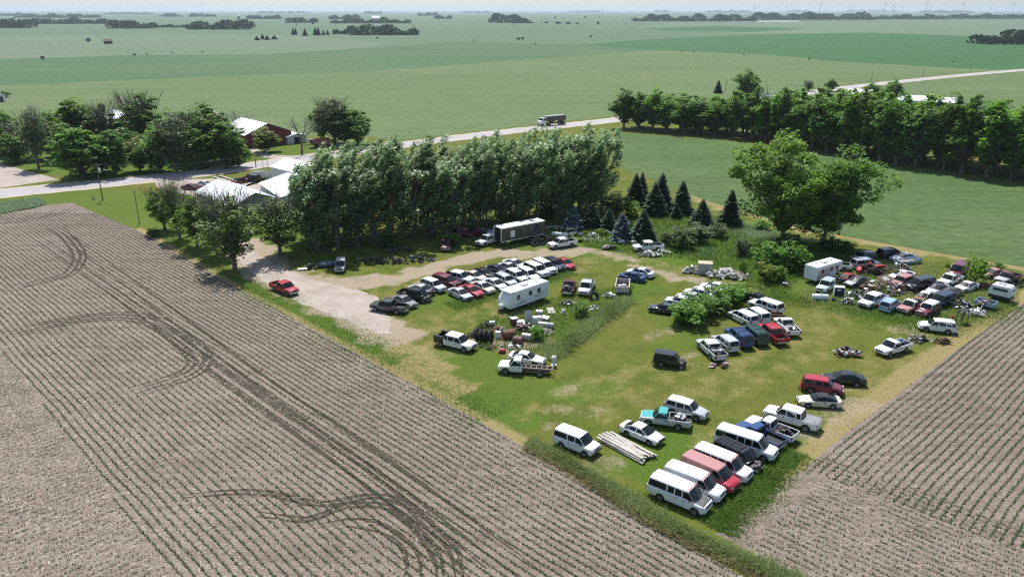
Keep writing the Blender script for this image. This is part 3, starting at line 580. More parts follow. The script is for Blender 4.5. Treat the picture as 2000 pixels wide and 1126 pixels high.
# farmyard grove on the left
GR = [('leafy', 10, 302, 212, 66, lf_mid, 'leafy tree at the left picture edge behind the junction'), ('twiggy', 76, 330, 212, 46, lf_grey, 'tall mostly bare tree leaning beside the road junction'), ('leafy', 104, 308, 218, 62, lf_mid, 'green tree right behind the leaning bare tree'),
      ('leafy', 163, 347, 247, 92, lf_mid, 'broad green tree nearest the road in left grove'), ('tall', 160, 298, 188, 78, lf_bright, 'tall tree with sunlit top above the left grove'), ('twiggy', 212, 300, 200, 56, lf_grey, 'grey twiggy tree left of the pale barn roof'), ('leafy', 228, 342, 252, 54, lf_dark, 'dark tree right of the broad roadside tree'),
      ('leafy', 274, 334, 268, 46, lf_yel, 'small yellow-green tree at the roadside of left grove'), ('twiggy', 284, 292, 181, 92, lf_dark, 'tall wide twiggy tree behind the pale barn roof'), ('leafy', 312, 334, 246, 60, lf_dark, 'dark tree right of the small yellow-green tree'), ('twiggy', 345, 336, 224, 66, lf_grey, 'twiggy grey-green tree in middle of left grove'),
      ('leafy', 386, 332, 256, 48, lf_mid, 'light green round tree in front of the densest tree'), ('leafy', 405, 318, 200, 112, lf_dark, 'largest dense dark tree at right end of grove'), ('leafy', 442, 328, 236, 62, lf_dark, 'dark tree at the right edge of the left grove'), ('leafy', 466, 326, 268, 40, lf_dark, 'low dark tree at grove end beside farm drive'),
      ('twiggy', 45, 308, 236, 50, lf_grey, 'small twiggy tree near the left edge'), ('leafy', 132, 316, 240, 56, lf_dark, 'dark tree between leaning bare tree and roadside tree'), ('leafy', 250, 312, 250, 60, lf_dark, 'dark tree below the pale barn roof'), ('leafy', 200, 336, 262, 60, lf_dark, 'dark tree behind the broad roadside tree'),
      ('leafy', 360, 312, 240, 66, lf_dark, 'shaded tree behind twiggy grey-green tree'), ('leafy', 30, 318, 262, 52, lf_dark, 'low dark tree beside the garden path'), ('leafy', 330, 300, 230, 70, lf_mid, 'mid green tree at the back of the left grove'),
      ('leafy', 519, 297, 248, 46, lf_yel, 'small yellow-green tree on lawn before the red barn'), ('leafy', 545, 276, 256, 40, lf_bright, 'low bright tree in front of the red barn annex'), ('bare', 590, 300, 203, 50, None, 'bare grey tree standing alone on the lawn'), ('leafy', 633, 273, 198, 44, lf_dark, 'slim tree above the red farm machinery'),
      ('twiggy', 654, 281, 192, 66, lf_grey, 'twiggy tree in the clump by the road'), ('leafy', 676, 281, 203, 50, lf_dark, 'dark tree in middle of the roadside clump'), ('leafy', 699, 283, 212, 52, lf_dark, 'leaning tree at right end of the roadside clump'), ('bare', 466, 272, 205, 40, None, 'bare tree behind the red barn'),
      ('leafy', 8, 190, 178, 20, lf_dark, 'small tree beside the far white shed')]
for i, (k, u, v, vt, wp, lf, lb) in enumerate(GR):
    tree_px('bare_tree' if k == 'bare' else 'broadleaf_tree', k, i, u, v, vt, wp * 1.22, lf, lb, group='trees of the farmyard grove', bark=mat_twig if k == 'bare' else None)
# grove beyond the field on the right: rows set back from its front edge
FR = [at(1216, 250), at(1330, 259), at(1474, 272), at(1590, 291), at(1696, 312), at(1868, 336), at(2010, 358), at(2130, 380)]
cum = [0]
for a_, b_ in zip(FR[:-1], FR[1:]): cum.append(cum[-1] + (b_ - a_).length)
for row in range(4):
    k = 25; nn = 0
    for i in range(k):
        s = cum[-1] * (i + .5 * (row % 2)) / k + trnd.uniform(-1.2, 1.2); s = min(max(s, 0), cum[-1] - .01); j = max(q_ for q_ in range(len(cum)) if cum[q_] <= s); d_ = (FR[j + 1] - FR[j]).normalized(); n_ = Vector((-d_.y, d_.x, 0)); n_ = n_ if n_.y > 0 else -n_
        if row >= 2 and s < cum[1] * .9: continue
        if row == 3 and (s < cum[2] or trnd.random() < .3): continue
        p = FR[j] + d_ * (s - cum[j]) + n_ * (row * 6.5 + trnd.uniform(-1, 1)); sm = s / cum[-1]; nn += 1
        tree('broadleaf_tree', 'tall', trnd.randrange(5), p, trnd.uniform(11, 16.5) + (.6 if row == 0 else 0) - 2.2 * (row >= 2) + 5.0 * min(1, max(0, (sm - .25) / .3)), trnd.uniform(8, 12), trnd.choice([lf_mid, lf_mid, lf_dark, lf_dark, lf_bright]),
             f'tree in the right grove, {ORD[nn - 1]} from its left end in the {["front", "second", "third", "back"][row]} row', group='trees of the right grove')
for k, u, v, vt, wp, lf, lb in [('leafy', 1456, 196, 134, 50, lf_dark, 'round tree standing above the right grove'), ('spruce', 1402, 182, 155, 17, lf_spruce, 'small spruce rising behind the grove left half'), ('spruce', 1474, 196, 160, 16, lf_spruce, 'spruce beside the round tree above the grove'), ('spruce', 1488, 194, 170, 11, lf_spruce, 'smallest spruce above the right grove'),
        ('leafy', 1622, 178, 153, 26, lf_dark, 'small tree beside the road behind right grove'), ('leafy', 1700, 200, 160, 36, lf_dark, 'tree left of the long white shed'), ('leafy', 1740, 206, 153, 44, lf_dark, 'dark tree in front of the long white shed'), ('twiggy', 1578, 178, 158, 26, lf_grey, 'grey twiggy tree beside the far road')]:
    tree_px('spruce_tree' if k == 'spruce' else 'broadleaf_tree', k, 2, u, v, vt, wp, lf, lb)
# spruces
for i, (u, v, vt, wp, lf, lb) in enumerate([(1119, 447, 399, 38, lf_blue, 'dusky blue spruce at left of the spruce row'), (1156, 445, 395, 38, lf_spruce, 'second spruce from the left by the scrap'), (1188, 450, 405, 34, lf_spruce, 'third spruce from the left, behind blue spruce'), (1214, 470, 414, 46, lf_blue, 'bright blue spruce nearest the white pickup'),
        (1255, 472, 407, 50, lf_spruce, 'dark green spruce right of the blue spruce'), (1240, 400, 337, 42, lf_spruce, 'tall dark spruce at the end of the poplars'), (1252, 396, 334, 34, lf_spruce, 'slim spruce half hidden behind the tall one'), (1277, 420, 353, 46, lf_spruce, 'spruce in front of the tallest middle pair'),
        (1290, 410, 335, 46, lf_spruce, 'tallest spruce of the middle pair'), (1330, 417, 351, 48, lf_spruce, 'broad spruce at right of the middle group'), (1320, 427, 395, 22, lf_spruce, 'smallest spruce before the broad one'), (1370, 440, 387, 44, lf_spruce, 'lone round spruce left of the cottonwoods'), (1424, 440, 368, 48, lf_spruce, 'spruce touching the left cottonwood branches')]):
    tree_px('spruce_tree', 'spruce', i, u, v, vt, wp * 1.05, lf, lb, group='spruces behind the lot')
# two cottonwoods
for nm, args, u, v, lb in [('a', (200, 21.5, 17.5, .1, 74, 240, .38, (-3.2, 0)), 1533, 476, 'bigger cottonwood with thick double trunk behind the lot'), ('b', (209, 19, 15, .14, 54, 200, .38, (4.0, 0)), 1600, 482, 'open cottonwood leaning right with pale upper limbs')]:
    tk, cr = broadleaf(*args); t = empty('cottonwood_tree', at(u, v)); obj('trunk', tk, mat_bark_l, t); obj('crown', cr, lf_bright if nm == 'a' else lf_mid, t); tag(t, lb, 'tree')
# shrubs
SH = [(1342, 632, 588, 78, lf_mid, 'leftmost bush of the hedge in the lot'), (1370, 616, 574, 76, lf_mid, 'second bush from left of the lot hedge'), (1397, 603, 563, 74, lf_mid, 'middle bush of the lot hedge'), (1422, 592, 556, 64, lf_mid, 'second bush from right of the lot hedge'), (1441, 581, 550, 48, lf_mid, 'rightmost bush of the lot hedge'),
      (1330, 632, 600, 40, lf_mid, 'low bush at the left foot of the hedge'),
      (1500, 520, 470, 62, lf_mid, 'bush in the thicket left under the big cottonwood'), (1540, 528, 474, 66, lf_mid, 'largest bush of the thicket beside the fifth wheel camper'), (1565, 530, 488, 40, lf_mid, 'bush touching the fifth wheel camper'), (1497, 550, 512, 44, lf_yel, 'olive bush at the front of the thicket'), (1522, 550, 520, 34, lf_bright, 'bright low bush at front of the thicket'), (1450, 535, 505, 18, lf_dark, 'slim upright bush beside the rubble pile'), (1540, 490, 455, 50, lf_dark, 'shaded bush at the cottonwood foot'),
      (1620, 492, 462, 50, lf_dark, 'dark bush right of the leaning cottonwood'), (1650, 494, 470, 40, lf_dark, 'dark bush at right end of the shade'), (1490, 450, 428, 36, lf_mid, 'bush below the left cottonwood branches'),
      (1330, 484, 440, 56, lf_grey, 'grey-green thicket bush behind the white pickup'), (1365, 474, 436, 52, lf_grey, 'grey-green thicket bush in the meadow middle'), (1400, 464, 434, 40, lf_grey, 'grey-green thicket bush at right end'), (1300, 480, 450, 30, lf_grey, 'low grey-green bush beside dark spruce'),
      (1446, 500, 462, 34, lf_grey, 'sparse greyish bush left of the thicket'), (1200, 420, 375, 56, lf_yel, 'yellow-green bush at the end of the windbreak'), (1230, 425, 392, 44, lf_bright, 'bright bush between spruces'), (1070, 425, 396, 46, lf_yel, 'yellow-green bush behind the semi trailer'), (1108, 410, 372, 40, lf_yel, 'sunlit bush under the right poplars'), (1255, 400, 380, 34, lf_bright, 'bright bush behind the dark spruce'), (1175, 458, 446, 24, lf_bright, 'small bright bush among the scrap left of blue spruce'),
      (1135, 618, 588, 34, lf_dark, 'dark bush right of the junk pile'), (1050, 662, 634, 30, lf_mid, 'round bush growing in the junk pile'), (1904, 552, 497, 46, lf_bright, 'slender young bush among the far right wrecks'), (1947, 532, 512, 28, lf_mid, 'small bush at the far right field edge'), (1850, 521, 513, 11, lf_mid, 'tiny bush behind the white pickup at right'),
      (300, 462, 445, 26, lf_dark, 'dark low bush at foot of farthest ash tree'), (880, 480, 455, 40, lf_dark, 'undergrowth bush below the poplars'), (760, 482, 455, 44, lf_dark, 'undergrowth bush under the left poplars'), (1000, 440, 415, 50, lf_dark, 'undergrowth bush behind the semi trailer')]
for i, (u, v, vt, wp, lf, lb) in enumerate(SH): tree_px('bush', 'shrub', i, u, v, vt, wp * 1.12, lf, lb, 'bush')
# lone field trees far off
FT = [(173, 82, 74, 10), (84, 116, 109, 9), (263, 108, 104, 7), (287, 107, 104, 5), (337, 104, 101, 4), (396, 102, 99.5, 4), (1013, 78, 73, 9), (1021, 78, 72, 6), (1154, 73, 69, 6), (1168, 48, 41, 6), (1085, 36, 32, 5), (1143, 36, 32, 7), (1171, 36, 33, 4), (1261, 96, 94, 3), (1331, 101, 97.5, 3), (1354, 102, 98, 3), (1453, 108, 105, 4), (737, 76, 72, 5), (925, 80, 77.5, 4), (1046, 87, 84, 3), (1580, 117, 113, 4), (1605, 117, 115, 3), (1516, 94, 92, 3), (1861, 122, 119, 4), (579, 49, 46, 5), (611, 48, 44, 6), (807, 51, 48, 4), (700, 44, 41, 5), (1067, 46, 42, 10), (1090, 47, 42, 14), (1110, 48, 43, 13), (1128, 48, 44, 8), (1041, 46, 43.5, 5), (1057, 46, 44, 5)]
FT.sort()
for i, (u, v, vt, wp) in enumerate(FT): tree_px('field_tree', 'leafy', i, u, v, vt, max(wp, 3), lf_far, f'lone field tree or bush far off, {ORD[i] if i < 17 else ORD[len(FT) - 1 - i]} from the {"left" if i < 17 else "right"}', group='lone trees in far fields')
# plantation with spires
for i, (u, v, vt, wp) in enumerate([(513, 77, 66, 9), (502, 79, 70, 10), (522, 78, 69, 10), (536, 77, 69, 13), (573, 68, 54, 8), (578, 68, 53, 6), (596, 70, 55, 11), (616, 69, 51, 9), (622, 69, 52, 10), (632, 69, 57, 7), (640, 68, 58, 8)]):
    tree_px('conifer_tree', 'spruce', i, u, v, vt, wp, lf_far, f'distant conifer by the plantation, {ORD[i]} from the left', group='distant conifers')
# distant tree belts: each reads as one mass
def belt(u0, u1, vb, vt, seed, label, dep=None):
    r = np.random.default_rng(seed); a, b = at(u0, vb), at(u1, vb); h = height_at(a, vt); ln = (b - a).length; dist = a.y; q = max(h * .17, dist / 900); dep = dep or max(h * 2.5, 25)
    n = int(min(9000, max(500, ln * h / (q * q) * 4.5))); t = r.random(n); dd = r.random(n) * dep; top = h * (.62 + .22 * np.sin(t * ln / h * 1.1 + seed) + .2 * np.sin(t * ln / h * 2.7 + 2 * seed)) * (1 - .5 * (np.abs(t - .5) * 2) ** 8)
    z = top * (1 - r.random(n) ** 1.7); c = np.stack([a.x + (b.x - a.x) * t + r.normal(0, q * .3, n), a.y + (b.y - a.y) * t + dd, z], 1)
    v = leaf_quads(c, q * .95, r, .85, .1); v[:, 2] = np.maximum(v[:, 2], 0); stuff(obj('tree_belt', np_mesh('tree_belt', v, 4, n), lf_far), label, 'woods')
BELTS = [(-30, 52, 55, 36, 'dark woodlot at the far left edge'), (50, 204, 47, 35, 'long shelterbelt right of the far left woodlot'), (205, 292, 56, 38, 'woodlot left of the orchard rows'), (292, 366, 54, 48, 'low orchard rows between two woodlots'), (362, 484, 58, 37, 'farmstead grove with silo right of orchard'), (25, 188, 35, 27, 'far thin woods behind the long shelterbelt'), (310, 351, 33, 26, 'short far belt above the orchard'), (367, 418, 33, 26, 'far belt above the farmstead grove'), (480, 546, 37.5, 29, 'flat belt right of the silo farm'), (557, 615, 45, 32, 'block of woods left of middle'),
         (640, 700, 38, 28, 'ragged far belt left of white barn'), (645, 800, 46, 35, 'belt around the distant white barn'), (648, 700, 67, 50, 'left lower part of the nearest plantation'), (680, 813, 69, 47, 'nearest tall plantation block'), (955, 1020, 45, 26, 'dark block of woods at centre'), (1000, 1040, 46, 34, 'right tip of the central woods'), (848, 882, 37, 29, 'small far farm grove left of central woods'), (815, 855, 31, 24, 'tiny far belt near the elevator'),
         (1238, 1385, 42, 27, 'left part of the long lakeside woods'), (1385, 1480, 42, 27, 'lakeside woods in front of the water'), (1470, 1600, 39, 23, 'tallest middle part of lakeside woods'), (1590, 1715, 39, 24, 'right part of the lakeside woods'), (1715, 1850, 38, 28, 'thin woods right of the lakeside woods'), (1835, 2010, 37, 27, 'woods at the far right horizon'), (1926, 2040, 87, 57, 'nearer grove at right picture edge'), (500, 605, 26, 22.5, 'hazy horizon belt left of centre'), (710, 745, 27, 22.5, 'hazy horizon belt above plantation'), (1110, 1180, 24, 21, 'hazy horizon belt at centre'), (1280, 1310, 24, 20.5, 'hazy horizon belt right of centre'),
         (1380, 1470, 25, 20, 'hazy farm grove below the left turbines'), (1540, 1580, 24, 20, 'hazy grove under the turbines'), (1650, 1760, 23.5, 19.5, 'hazy belt at right under the turbines'), (1800, 1900, 25.5, 20, 'hazy belt at far right'), (0, 60, 31, 26, 'hazy belt at far left'), (200, 300, 28, 25, 'hazy thin belt over left woods'), (900, 960, 25, 22, 'hazy belt left of central woods')]
for i, (u0, u1, vb, vt, lb) in enumerate(BELTS): belt(u0, u1, vb, vt, 300 + i, lb)
# ================================================================ VEHICLES
def paint(name, col, rough=0.3, dirt=0.66, coat=0.5):
    if name in MATS: return MATS[name]
    m, t, b, o = nodes(name); co = texco(t); oi = t.nodes.new('ShaderNodeObjectInfo')
    n1 = noise(t, co, 1.1, 4); n2 = noise(t, co, 5, 5, 0.65)
    c = mixc(t, ramp(t, n1, [(0.3, 0.0), (0.7, 1.0)]), tuple(x * .86 for x in col), col)
    d = ramp(t, n2, [(dirt, 0.0), (dirt + .14, 0.8)]); c = mixc(t, d, c, (0.26, 0.21, 0.16))
    L(t, c, b.inputs['Base Color']); L(t, math_(t, 'ADD', math_(t, 'MULTIPLY', n2, .3), rough - .12), b.inputs['Roughness'])
    b.inputs['Coat Weight'].default_value = coat; b.inputs['Coat Roughness'].default_value = .08; MATS[name] = m; return m
PAINT = dict(white=paint('white_paint', (.78, .78, .77)), cream=paint('cream_paint', (.62, .58, .46)), silver=paint('silver_paint', (.5, .52, .53), .35), grey=paint('grey_paint', (.2, .2, .205)), dkgrey=paint('dark_grey_paint', (.06, .062, .066)), black=paint('black_paint', (.012, .013, .016), .25),
             navy=paint('navy_paint', (.014, .02, .05)), blue=paint('blue_paint', (.015, .06, .2)), ltblue=paint('light_blue_paint', (.3, .42, .54), .45), teal=paint('teal_paint', (.05, .38, .35)), red=paint('red_paint', (.42, .02, .035)), maroon=paint('maroon_paint', (.16, .014, .03)), faded=paint('faded_red_paint', (.42, .19, .18), .55, .6, .1),
             green=paint('green_paint', (.02, .085, .08)), tan=paint('tan_paint', (.45, .36, .24), .5), rust=paint('rusty_paint', (.2, .085, .045), .8, .5, 0), ptan=paint('pale_teal_paint', (.42, .52, .52), .45))
m_glass = M('car_glass', (.012, .018, .019), .15, var=.4, vscale=1.2, spec=.35); m_tyre = M('tyre_rubber', (.022, .021, .02), .85, var=.3); m_rim = M('wheel_rim', (.22, .22, .23), .45, .5, .3); m_rimd = M('dark_steel_rim', (.09, .09, .09), .6, .3, .2)
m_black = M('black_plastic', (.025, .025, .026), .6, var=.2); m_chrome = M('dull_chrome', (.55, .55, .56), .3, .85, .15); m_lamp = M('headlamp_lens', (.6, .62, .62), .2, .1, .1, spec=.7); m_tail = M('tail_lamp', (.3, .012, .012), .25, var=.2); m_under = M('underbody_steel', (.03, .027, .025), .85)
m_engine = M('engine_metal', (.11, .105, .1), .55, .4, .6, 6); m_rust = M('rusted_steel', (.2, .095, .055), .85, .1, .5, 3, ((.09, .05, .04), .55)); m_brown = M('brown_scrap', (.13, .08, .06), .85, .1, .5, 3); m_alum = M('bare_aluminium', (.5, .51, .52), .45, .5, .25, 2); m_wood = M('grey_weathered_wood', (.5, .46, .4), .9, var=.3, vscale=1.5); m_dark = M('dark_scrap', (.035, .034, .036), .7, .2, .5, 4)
m_white = M('white_enamel', (.74, .74, .72), .45, var=.12, vscale=1, dirt=((.4, .33, .26), .68)); m_conc = M('old_concrete', (.42, .4, .36), .9, var=.3, vscale=1.5); m_redp = M('red_enamel', (.42, .03, .03), .45, var=.3); m_blue2 = M('blue_plastic', (.04, .14, .3), .5)
KIND = {  # L W H belt hood deck A B C D axle1 axle2 r sill wr pillars
 'sedan': (4.8, 1.82, 1.45, .95, .88, 1.0, 1.2, 2.15, 3.2, 4.25, .95, 3.68, .33, .24, .70, [1.2, 2.6, 3.5, 4.25]),
 'compact': (4.5, 1.76, 1.45, .94, .88, 1.0, 1.05, 2.0, 3.0, 4.05, .9, 3.5, .31, .23, .70, [1.05, 2.4, 3.3, 4.05]),
 'coupe': (4.7, 1.8, 1.36, .9, .82, .95, 1.4, 2.15, 3.2, 4.2, .95, 3.62, .33, .22, .68, [1.4, 2.9, 4.2]),
 'wagon': (4.8, 1.82, 1.55, .97, .9, 1.0, 1.2, 1.9, 4.35, 4.7, .95, 3.7, .34, .26, .74, [1.2, 2.4, 3.4, 4.7]),
 'suv': (4.7, 1.85, 1.75, 1.1, 1.05, 1.1, 1.2, 1.85, 4.3, 4.62, .9, 3.6, .37, .33, .78, [1.2, 2.35, 3.3, 4.62]),
 'bigsuv': (5.3, 2.0, 1.92, 1.18, 1.12, 1.18, 1.3, 1.95, 5.05, 5.24, .95, 4.1, .4, .38, .82, [1.3, 2.5, 3.5, 5.24]),
 'blazer': (4.5, 1.85, 1.75, 1.1, 1.05, 1.1, 1.45, 1.95, 4.3, 4.42, .9, 3.45, .38, .36, .84, [1.45, 2.75, 4.42]),
 'minivan': (5.0, 1.95, 1.75, 1.08, 1.0, 1.08, .95, 1.95, 4.65, 4.95, .9, 3.9, .34, .25, .78, [.95, 2.25, 3.4, 4.95]),
 'van': (5.75, 2.0, 2.12, 1.25, 1.15, 1.25, 1.0, 1.7, 5.5, 5.68, .9, 4.3, .38, .36, .84, [1.0, 2.2, 2.95, 3.7, 5.68]),
 'xvan': (6.2, 2.0, 2.12, 1.25, 1.15, 1.25, 1.0, 1.7, 5.95, 6.13, .9, 4.75, .38, .36, .84, [1.0, 2.2, 2.95, 3.7, 6.13]),
 'astro': (4.85, 1.96, 1.92, 1.16, 1.08, 1.16, .95, 1.65, 4.6, 4.78, .9, 3.7, .35, .32, .82, [.95, 2.1, 3.0, 4.78]),
 'reg': (5.4, 1.95, 1.78, 1.1, 1.06, 1.05, 1.4, 2.0, 2.85, 3.0, .95, 4.1, .38, .42, .8, [1.4, 3.0]),
 'ext': (5.75, 1.98, 1.85, 1.14, 1.1, 1.1, 1.35, 2.0, 3.55, 3.7, .95, 4.45, .4, .42, .8, [1.35, 2.6, 3.7]),
 'crew': (5.85, 2.0, 1.92, 1.16, 1.12, 1.14, 1.35, 2.0, 4.0, 4.18, .98, 4.7, .41, .44, .8, [1.35, 2.55, 3.55, 4.18]),
 'chassis': (6.8, 2.0, 1.98, 1.2, 1.14, 1.1, 1.4, 2.0, 2.85, 3.0, 1.0, 5.2, .42, .46, .8, [1.4, 3.0])}
PICK = ('reg', 'ext', 'crew', 'chassis')
def interp(x, tab): return float(np.interp(x, [a for a, _ in tab], [b for _, b in tab]))
CAR = {}
def car_meshes(kind, nofront=False, extra=''):
    key = (kind, nofront, extra)
    if key in CAR: return CAR[key]
    Ln, W, H, belt, hood, deck, A, B, C, D, a1, a2, r, sill, wr, pil = KIND[kind]; pick = kind in PICK; end = D + .04 if pick else Ln; parts = []; hx = Ln / 2
    X = lambda s: hx - s
    def zb(s):
        z = sill
        for a in (a1, a2):
            Ra = r * 1.2; d = abs(s - a)
            if d < Ra: z = max(z, r * .95 + math.sqrt(Ra * Ra - d * d))
        return z + (.1 * max(0, 1 - s / .35) + .1 * max(0, 1 - (Ln - s) / .4) if not pick or s < 2 else 0)
    tall = kind in ('suv', 'bigsuv', 'blazer', 'minivan', 'van', 'xvan', 'astro', 'wagon')
    soft = kind in ('sedan', 'compact', 'coupe', 'wagon', 'suv', 'minivan')
    topt = [(0, hood * .74), (.05, hood * .88), (.22, hood - .05), (A * .6, hood - .01), (A, hood + .02), (A + .25, belt)]
    topt += [(Ln, belt)] if (tall or pick) else [(D - .2, belt), (D, deck), (Ln - .14, deck - .02), (Ln - .03, deck * .9), (Ln, deck * .8)]
    wt = [(0, .80), (.06, .88), (.2, .945), (.6, .99), (1.1, 1), (Ln - .5, 1), (Ln - .12, .96), (Ln, .88 if not pick else .96)]
    if soft:
        topt[:5] = [(0, hood * .66), (.05, hood * .76), (.22, hood * .86), (A * .6, hood * .97), (A, hood + .05)]
        wt[:4] = [(0, .62), (.06, .74), (.2, .88), (.6, .98)]; wt[-2:] = [(Ln - .14, .92), (Ln, .76)]
    s0 = A - .15 if nofront else 0.0
    st = {s0, end, *[s for s in (.05, .12, .22, .45, A * .6, A, A + .25, D - .2, D, Ln - .3, Ln - .14, Ln - .05) if s0 < s < end]}
    for a in (a1, a2):
        for k in range(9):
            s = a + r * 1.2 * math.cos(PI * k / 8) * .9999
            if s0 < s < end: st.add(round(s, 4))
        for s in (a - r * 1.2 - .015, a + r * 1.2 + .015):
            if s0 < s < end: st.add(round(s, 4))
    st = sorted(st)
    def half(s, o=0.0):
        wv = W / 2 * interp(s, wt) + o; z0 = zb(s); zt = interp(s, topt); zs = max(zt - .08, z0 + .03); zm = z0 + .5 * (zs - z0)
        return wv, z0, zm, zs, zt
    rows = []
    for s in st:
        wv, z0, zm, zs, zt = half(s); x = X(s)
        hl = [(wv * .94, z0), (wv, zm), (wv * .97, zs), (wv * .87, zt)]
        rows.append([(x, y, z) for y, z in hl] + [(x, 0, zt + .025)] + [(x, -y, z) for y, z in reversed(hl)])
    mb = MB().loft(rows); parts.append(('body', mb.mesh('body', 0, 40), 'body', None))
    # roof and pillars
    wA, wb, wR = W / 2 * .9, W / 2 * .93, W / 2 * wr
    def greenhouse(A, B, C, D, belt, H, wA, wb, wR, nm, role, pil, glass=True):
        AL, A0, AR = Vector((X(A), wA, belt)), Vector((X(A) + .1, 0, belt + .02)), Vector((X(A), -wA, belt)); BL, B0, BR = Vector((X(B), wR, H - .05)), Vector((X(B) + .06, 0, H - .01)), Vector((X(B), -wR, H - .05))
        CL, C0, CR = Vector((X(C), wR, H - .04)), Vector((X(C) - .04, 0, H)), Vector((X(C), -wR, H - .04)); DL, D0, DR = Vector((X(D), wb, belt)), Vector((X(D) - .05, 0, belt + .02)), Vector((X(D), -wb, belt))
        ar = .05 if soft else .015; ML, M0, MR = (BL + CL) / 2 + Vector((0, .02, ar)), (B0 + C0) / 2 + Vector((0, 0, ar)), (BR + CR) / 2 + Vector((0, -.02, ar))
        mb = MB().add([AL, A0, AR, BL, B0, BR, CL, C0, CR, DL, D0, DR, ML, M0, MR], [(0, 1, 4, 3), (1, 2, 5, 4), (3, 4, 13, 12), (4, 5, 14, 13), (12, 13, 7, 6), (13, 14, 8, 7), (6, 7, 10, 9), (7, 8, 11, 10), (0, 3, 12, 6, 9), (2, 11, 8, 14, 5), (0, 9, 10, 11, 2, 1)])
        parts.append((nm, mb.mesh(nm, .055, 35, 2), role, None)); ri = len(parts) - 1
        if not glass: return ri
        def pane(nm, pts, k=.86, off=.012, lift=0.0):
            pts = [Vector(p) for p in pts]; c = sum(pts, Vector()) / len(pts); nrm = (pts[-3] - pts[0]).cross(pts[-1] - pts[0] if len(pts) == 4 else pts[2] - pts[0]).normalized()
            mid = Vector((X((A + D) / 2), 0, belt + .2)); nrm = nrm if nrm.dot(c - mid) > 0 else -nrm
            if len(pts) == 6:
                q = [c + (p - c) * k + nrm * off for p in pts]; m = MB().loft([q[:3], q[5:2:-1]], cap=False); m.loft([[p - nrm * .03 for p in q[:3]], q[:3]], cap=False); m.loft([[p - nrm * .03 for p in q[5:2:-1]], q[5:2:-1]], cap=False)
            else: q = [c + (p - c) * k + nrm * (off - .03) for p in pts]; m = MB().prism(q, nrm * .03)
            parts.append((nm, m.mesh(nm), 'glass', None))
        pane('windshield' if nm == 'roof' else 'window', [AL, A0, AR, BR, B0, BL], .9, .03)
        pane('rear_window', [DL, D0, DR, CR, C0, CL], .82, .03)
        for sd in (1, -1):
            for i in range(len(pil) - 1):
                def P(s, t):
                    lo = A + (B - A) * t + .06; hi = D + (C - D) * t - .06; s = min(max(s, lo), hi); return Vector((X(s), sd * (wA + (wb - wA) * (s - A) / (D - A)) * (1 - t) + sd * wR * t, belt + (H - .045 - belt) * t))
                p0, p1 = pil[i] + .05, pil[i + 1] - .05; q = [P(p0, .08), P(p1, .08), P(p1, .84), P(p0, .84)]
                if (q[1] - q[0]).length < .12: continue
                pane('side_window', q, .97, .012)
        return ri
    vanwin = pil
    if extra in ('cargo',): vanwin = pil[:2]
    if extra == 'cargo3': vanwin = pil[:4]
    if extra == 'cargo2': vanwin = pil[:3]
    greenhouse(A, B, C, D, belt - .01, H, wA, wb, wR, 'roof', 'roof', vanwin)
    if not nofront:
        rows = []
        for s in [.14, .2] + list(np.linspace(.3, A - .03, 5)):
            wv, z0, zm, zs, zt = half(s); e = -.02 if s == .14 else .012; rows.append([(X(s), wv * .84, zt + e - .03), (X(s), wv * .82, zt + e + .004), (X(s), 0, zt + .025 + e), (X(s), -wv * .82, zt + e + .004), (X(s), -wv * .84, zt + e - .03)])
        parts.append(('hood', MB().loft(rows, cap=False).mesh('hood', 0, 50), 'hood', None))
    # doors
    dp = pil[:-1] if not (pick or kind in ('coupe', 'blazer')) else pil
    dp = dp[:3]
    for sd in (1, -1):
        for i in range(len(dp) - 1):
            d0, d1 = dp[i] + (.15 if i == 0 else .02), dp[i + 1] - .02; rows = []
            ss = [d0, d0 + .01] + list(np.linspace(d0 + .1, d1 - .1, 5)) + [d1 - .01, d1]
            for k, s in enumerate(ss):
                wv, z0, zm, zs, zt = half(s); o = -.012 if k in (0, len(ss) - 1) else .012; z0 += .05; zm = max(zm, z0 + .04)
                rows.append([(X(s), sd * (wv * .94 - .02), z0), (X(s), sd * (wv * .945 + o), z0 + .012), (X(s), sd * (wv + o), zm), (X(s), sd * (wv * .97 + o), zs), (X(s), sd * (wv * .97 - .02), zs + .012)])
            parts.append(('door', MB().loft(rows, cap=False).mesh('door', 0, 40), 'body', None)); di = len(parts) - 1
            wv = W / 2 * .985; parts.append(('handle', MB().box((X(d1 - .2), sd * (wv + .02), belt - .16), (.2, .05, .05)).mesh('handle'), 'black', di))
    # wheels
    for a in (a1, a2):
        for sd in (1, -1):
            tw = .2; y = sd * (W / 2 - .12); cx = X(a)
            prof = [(r * .62, -tw / 2), (r * .9, -tw / 2), (r, -tw / 2 + .04), (r, tw / 2 - .04), (r * .9, tw / 2), (r * .62, tw / 2)]
            parts.append(('wheel', MB().lathe(prof, 16, 'Y', (cx, y, r)).mesh('wheel', 0, 50), 'tyre', None)); wi = len(parts) - 1
            ro = y + sd * tw * .38; rp = [(0.0, ro), (r * .2, ro + sd * .01), (r * .34, ro - sd * .03), (r * .58, ro + sd * .02), (r * .64, ro + sd * .03)]
            parts.append(('rim', MB().lathe([(a_, b_) for a_, b_ in rp], 10, 'Y', (cx, 0, r)).mesh('rim', 0, 30), 'rim', wi))
    parts.append(('chassis', MB().box((X((s0 + .35 + Ln - .35) / 2), 0, sill + .14), (Ln - s0 - .7, W * .6, .2)).mesh('chassis'), 'under', None))
    # ends
    fw = W * .86
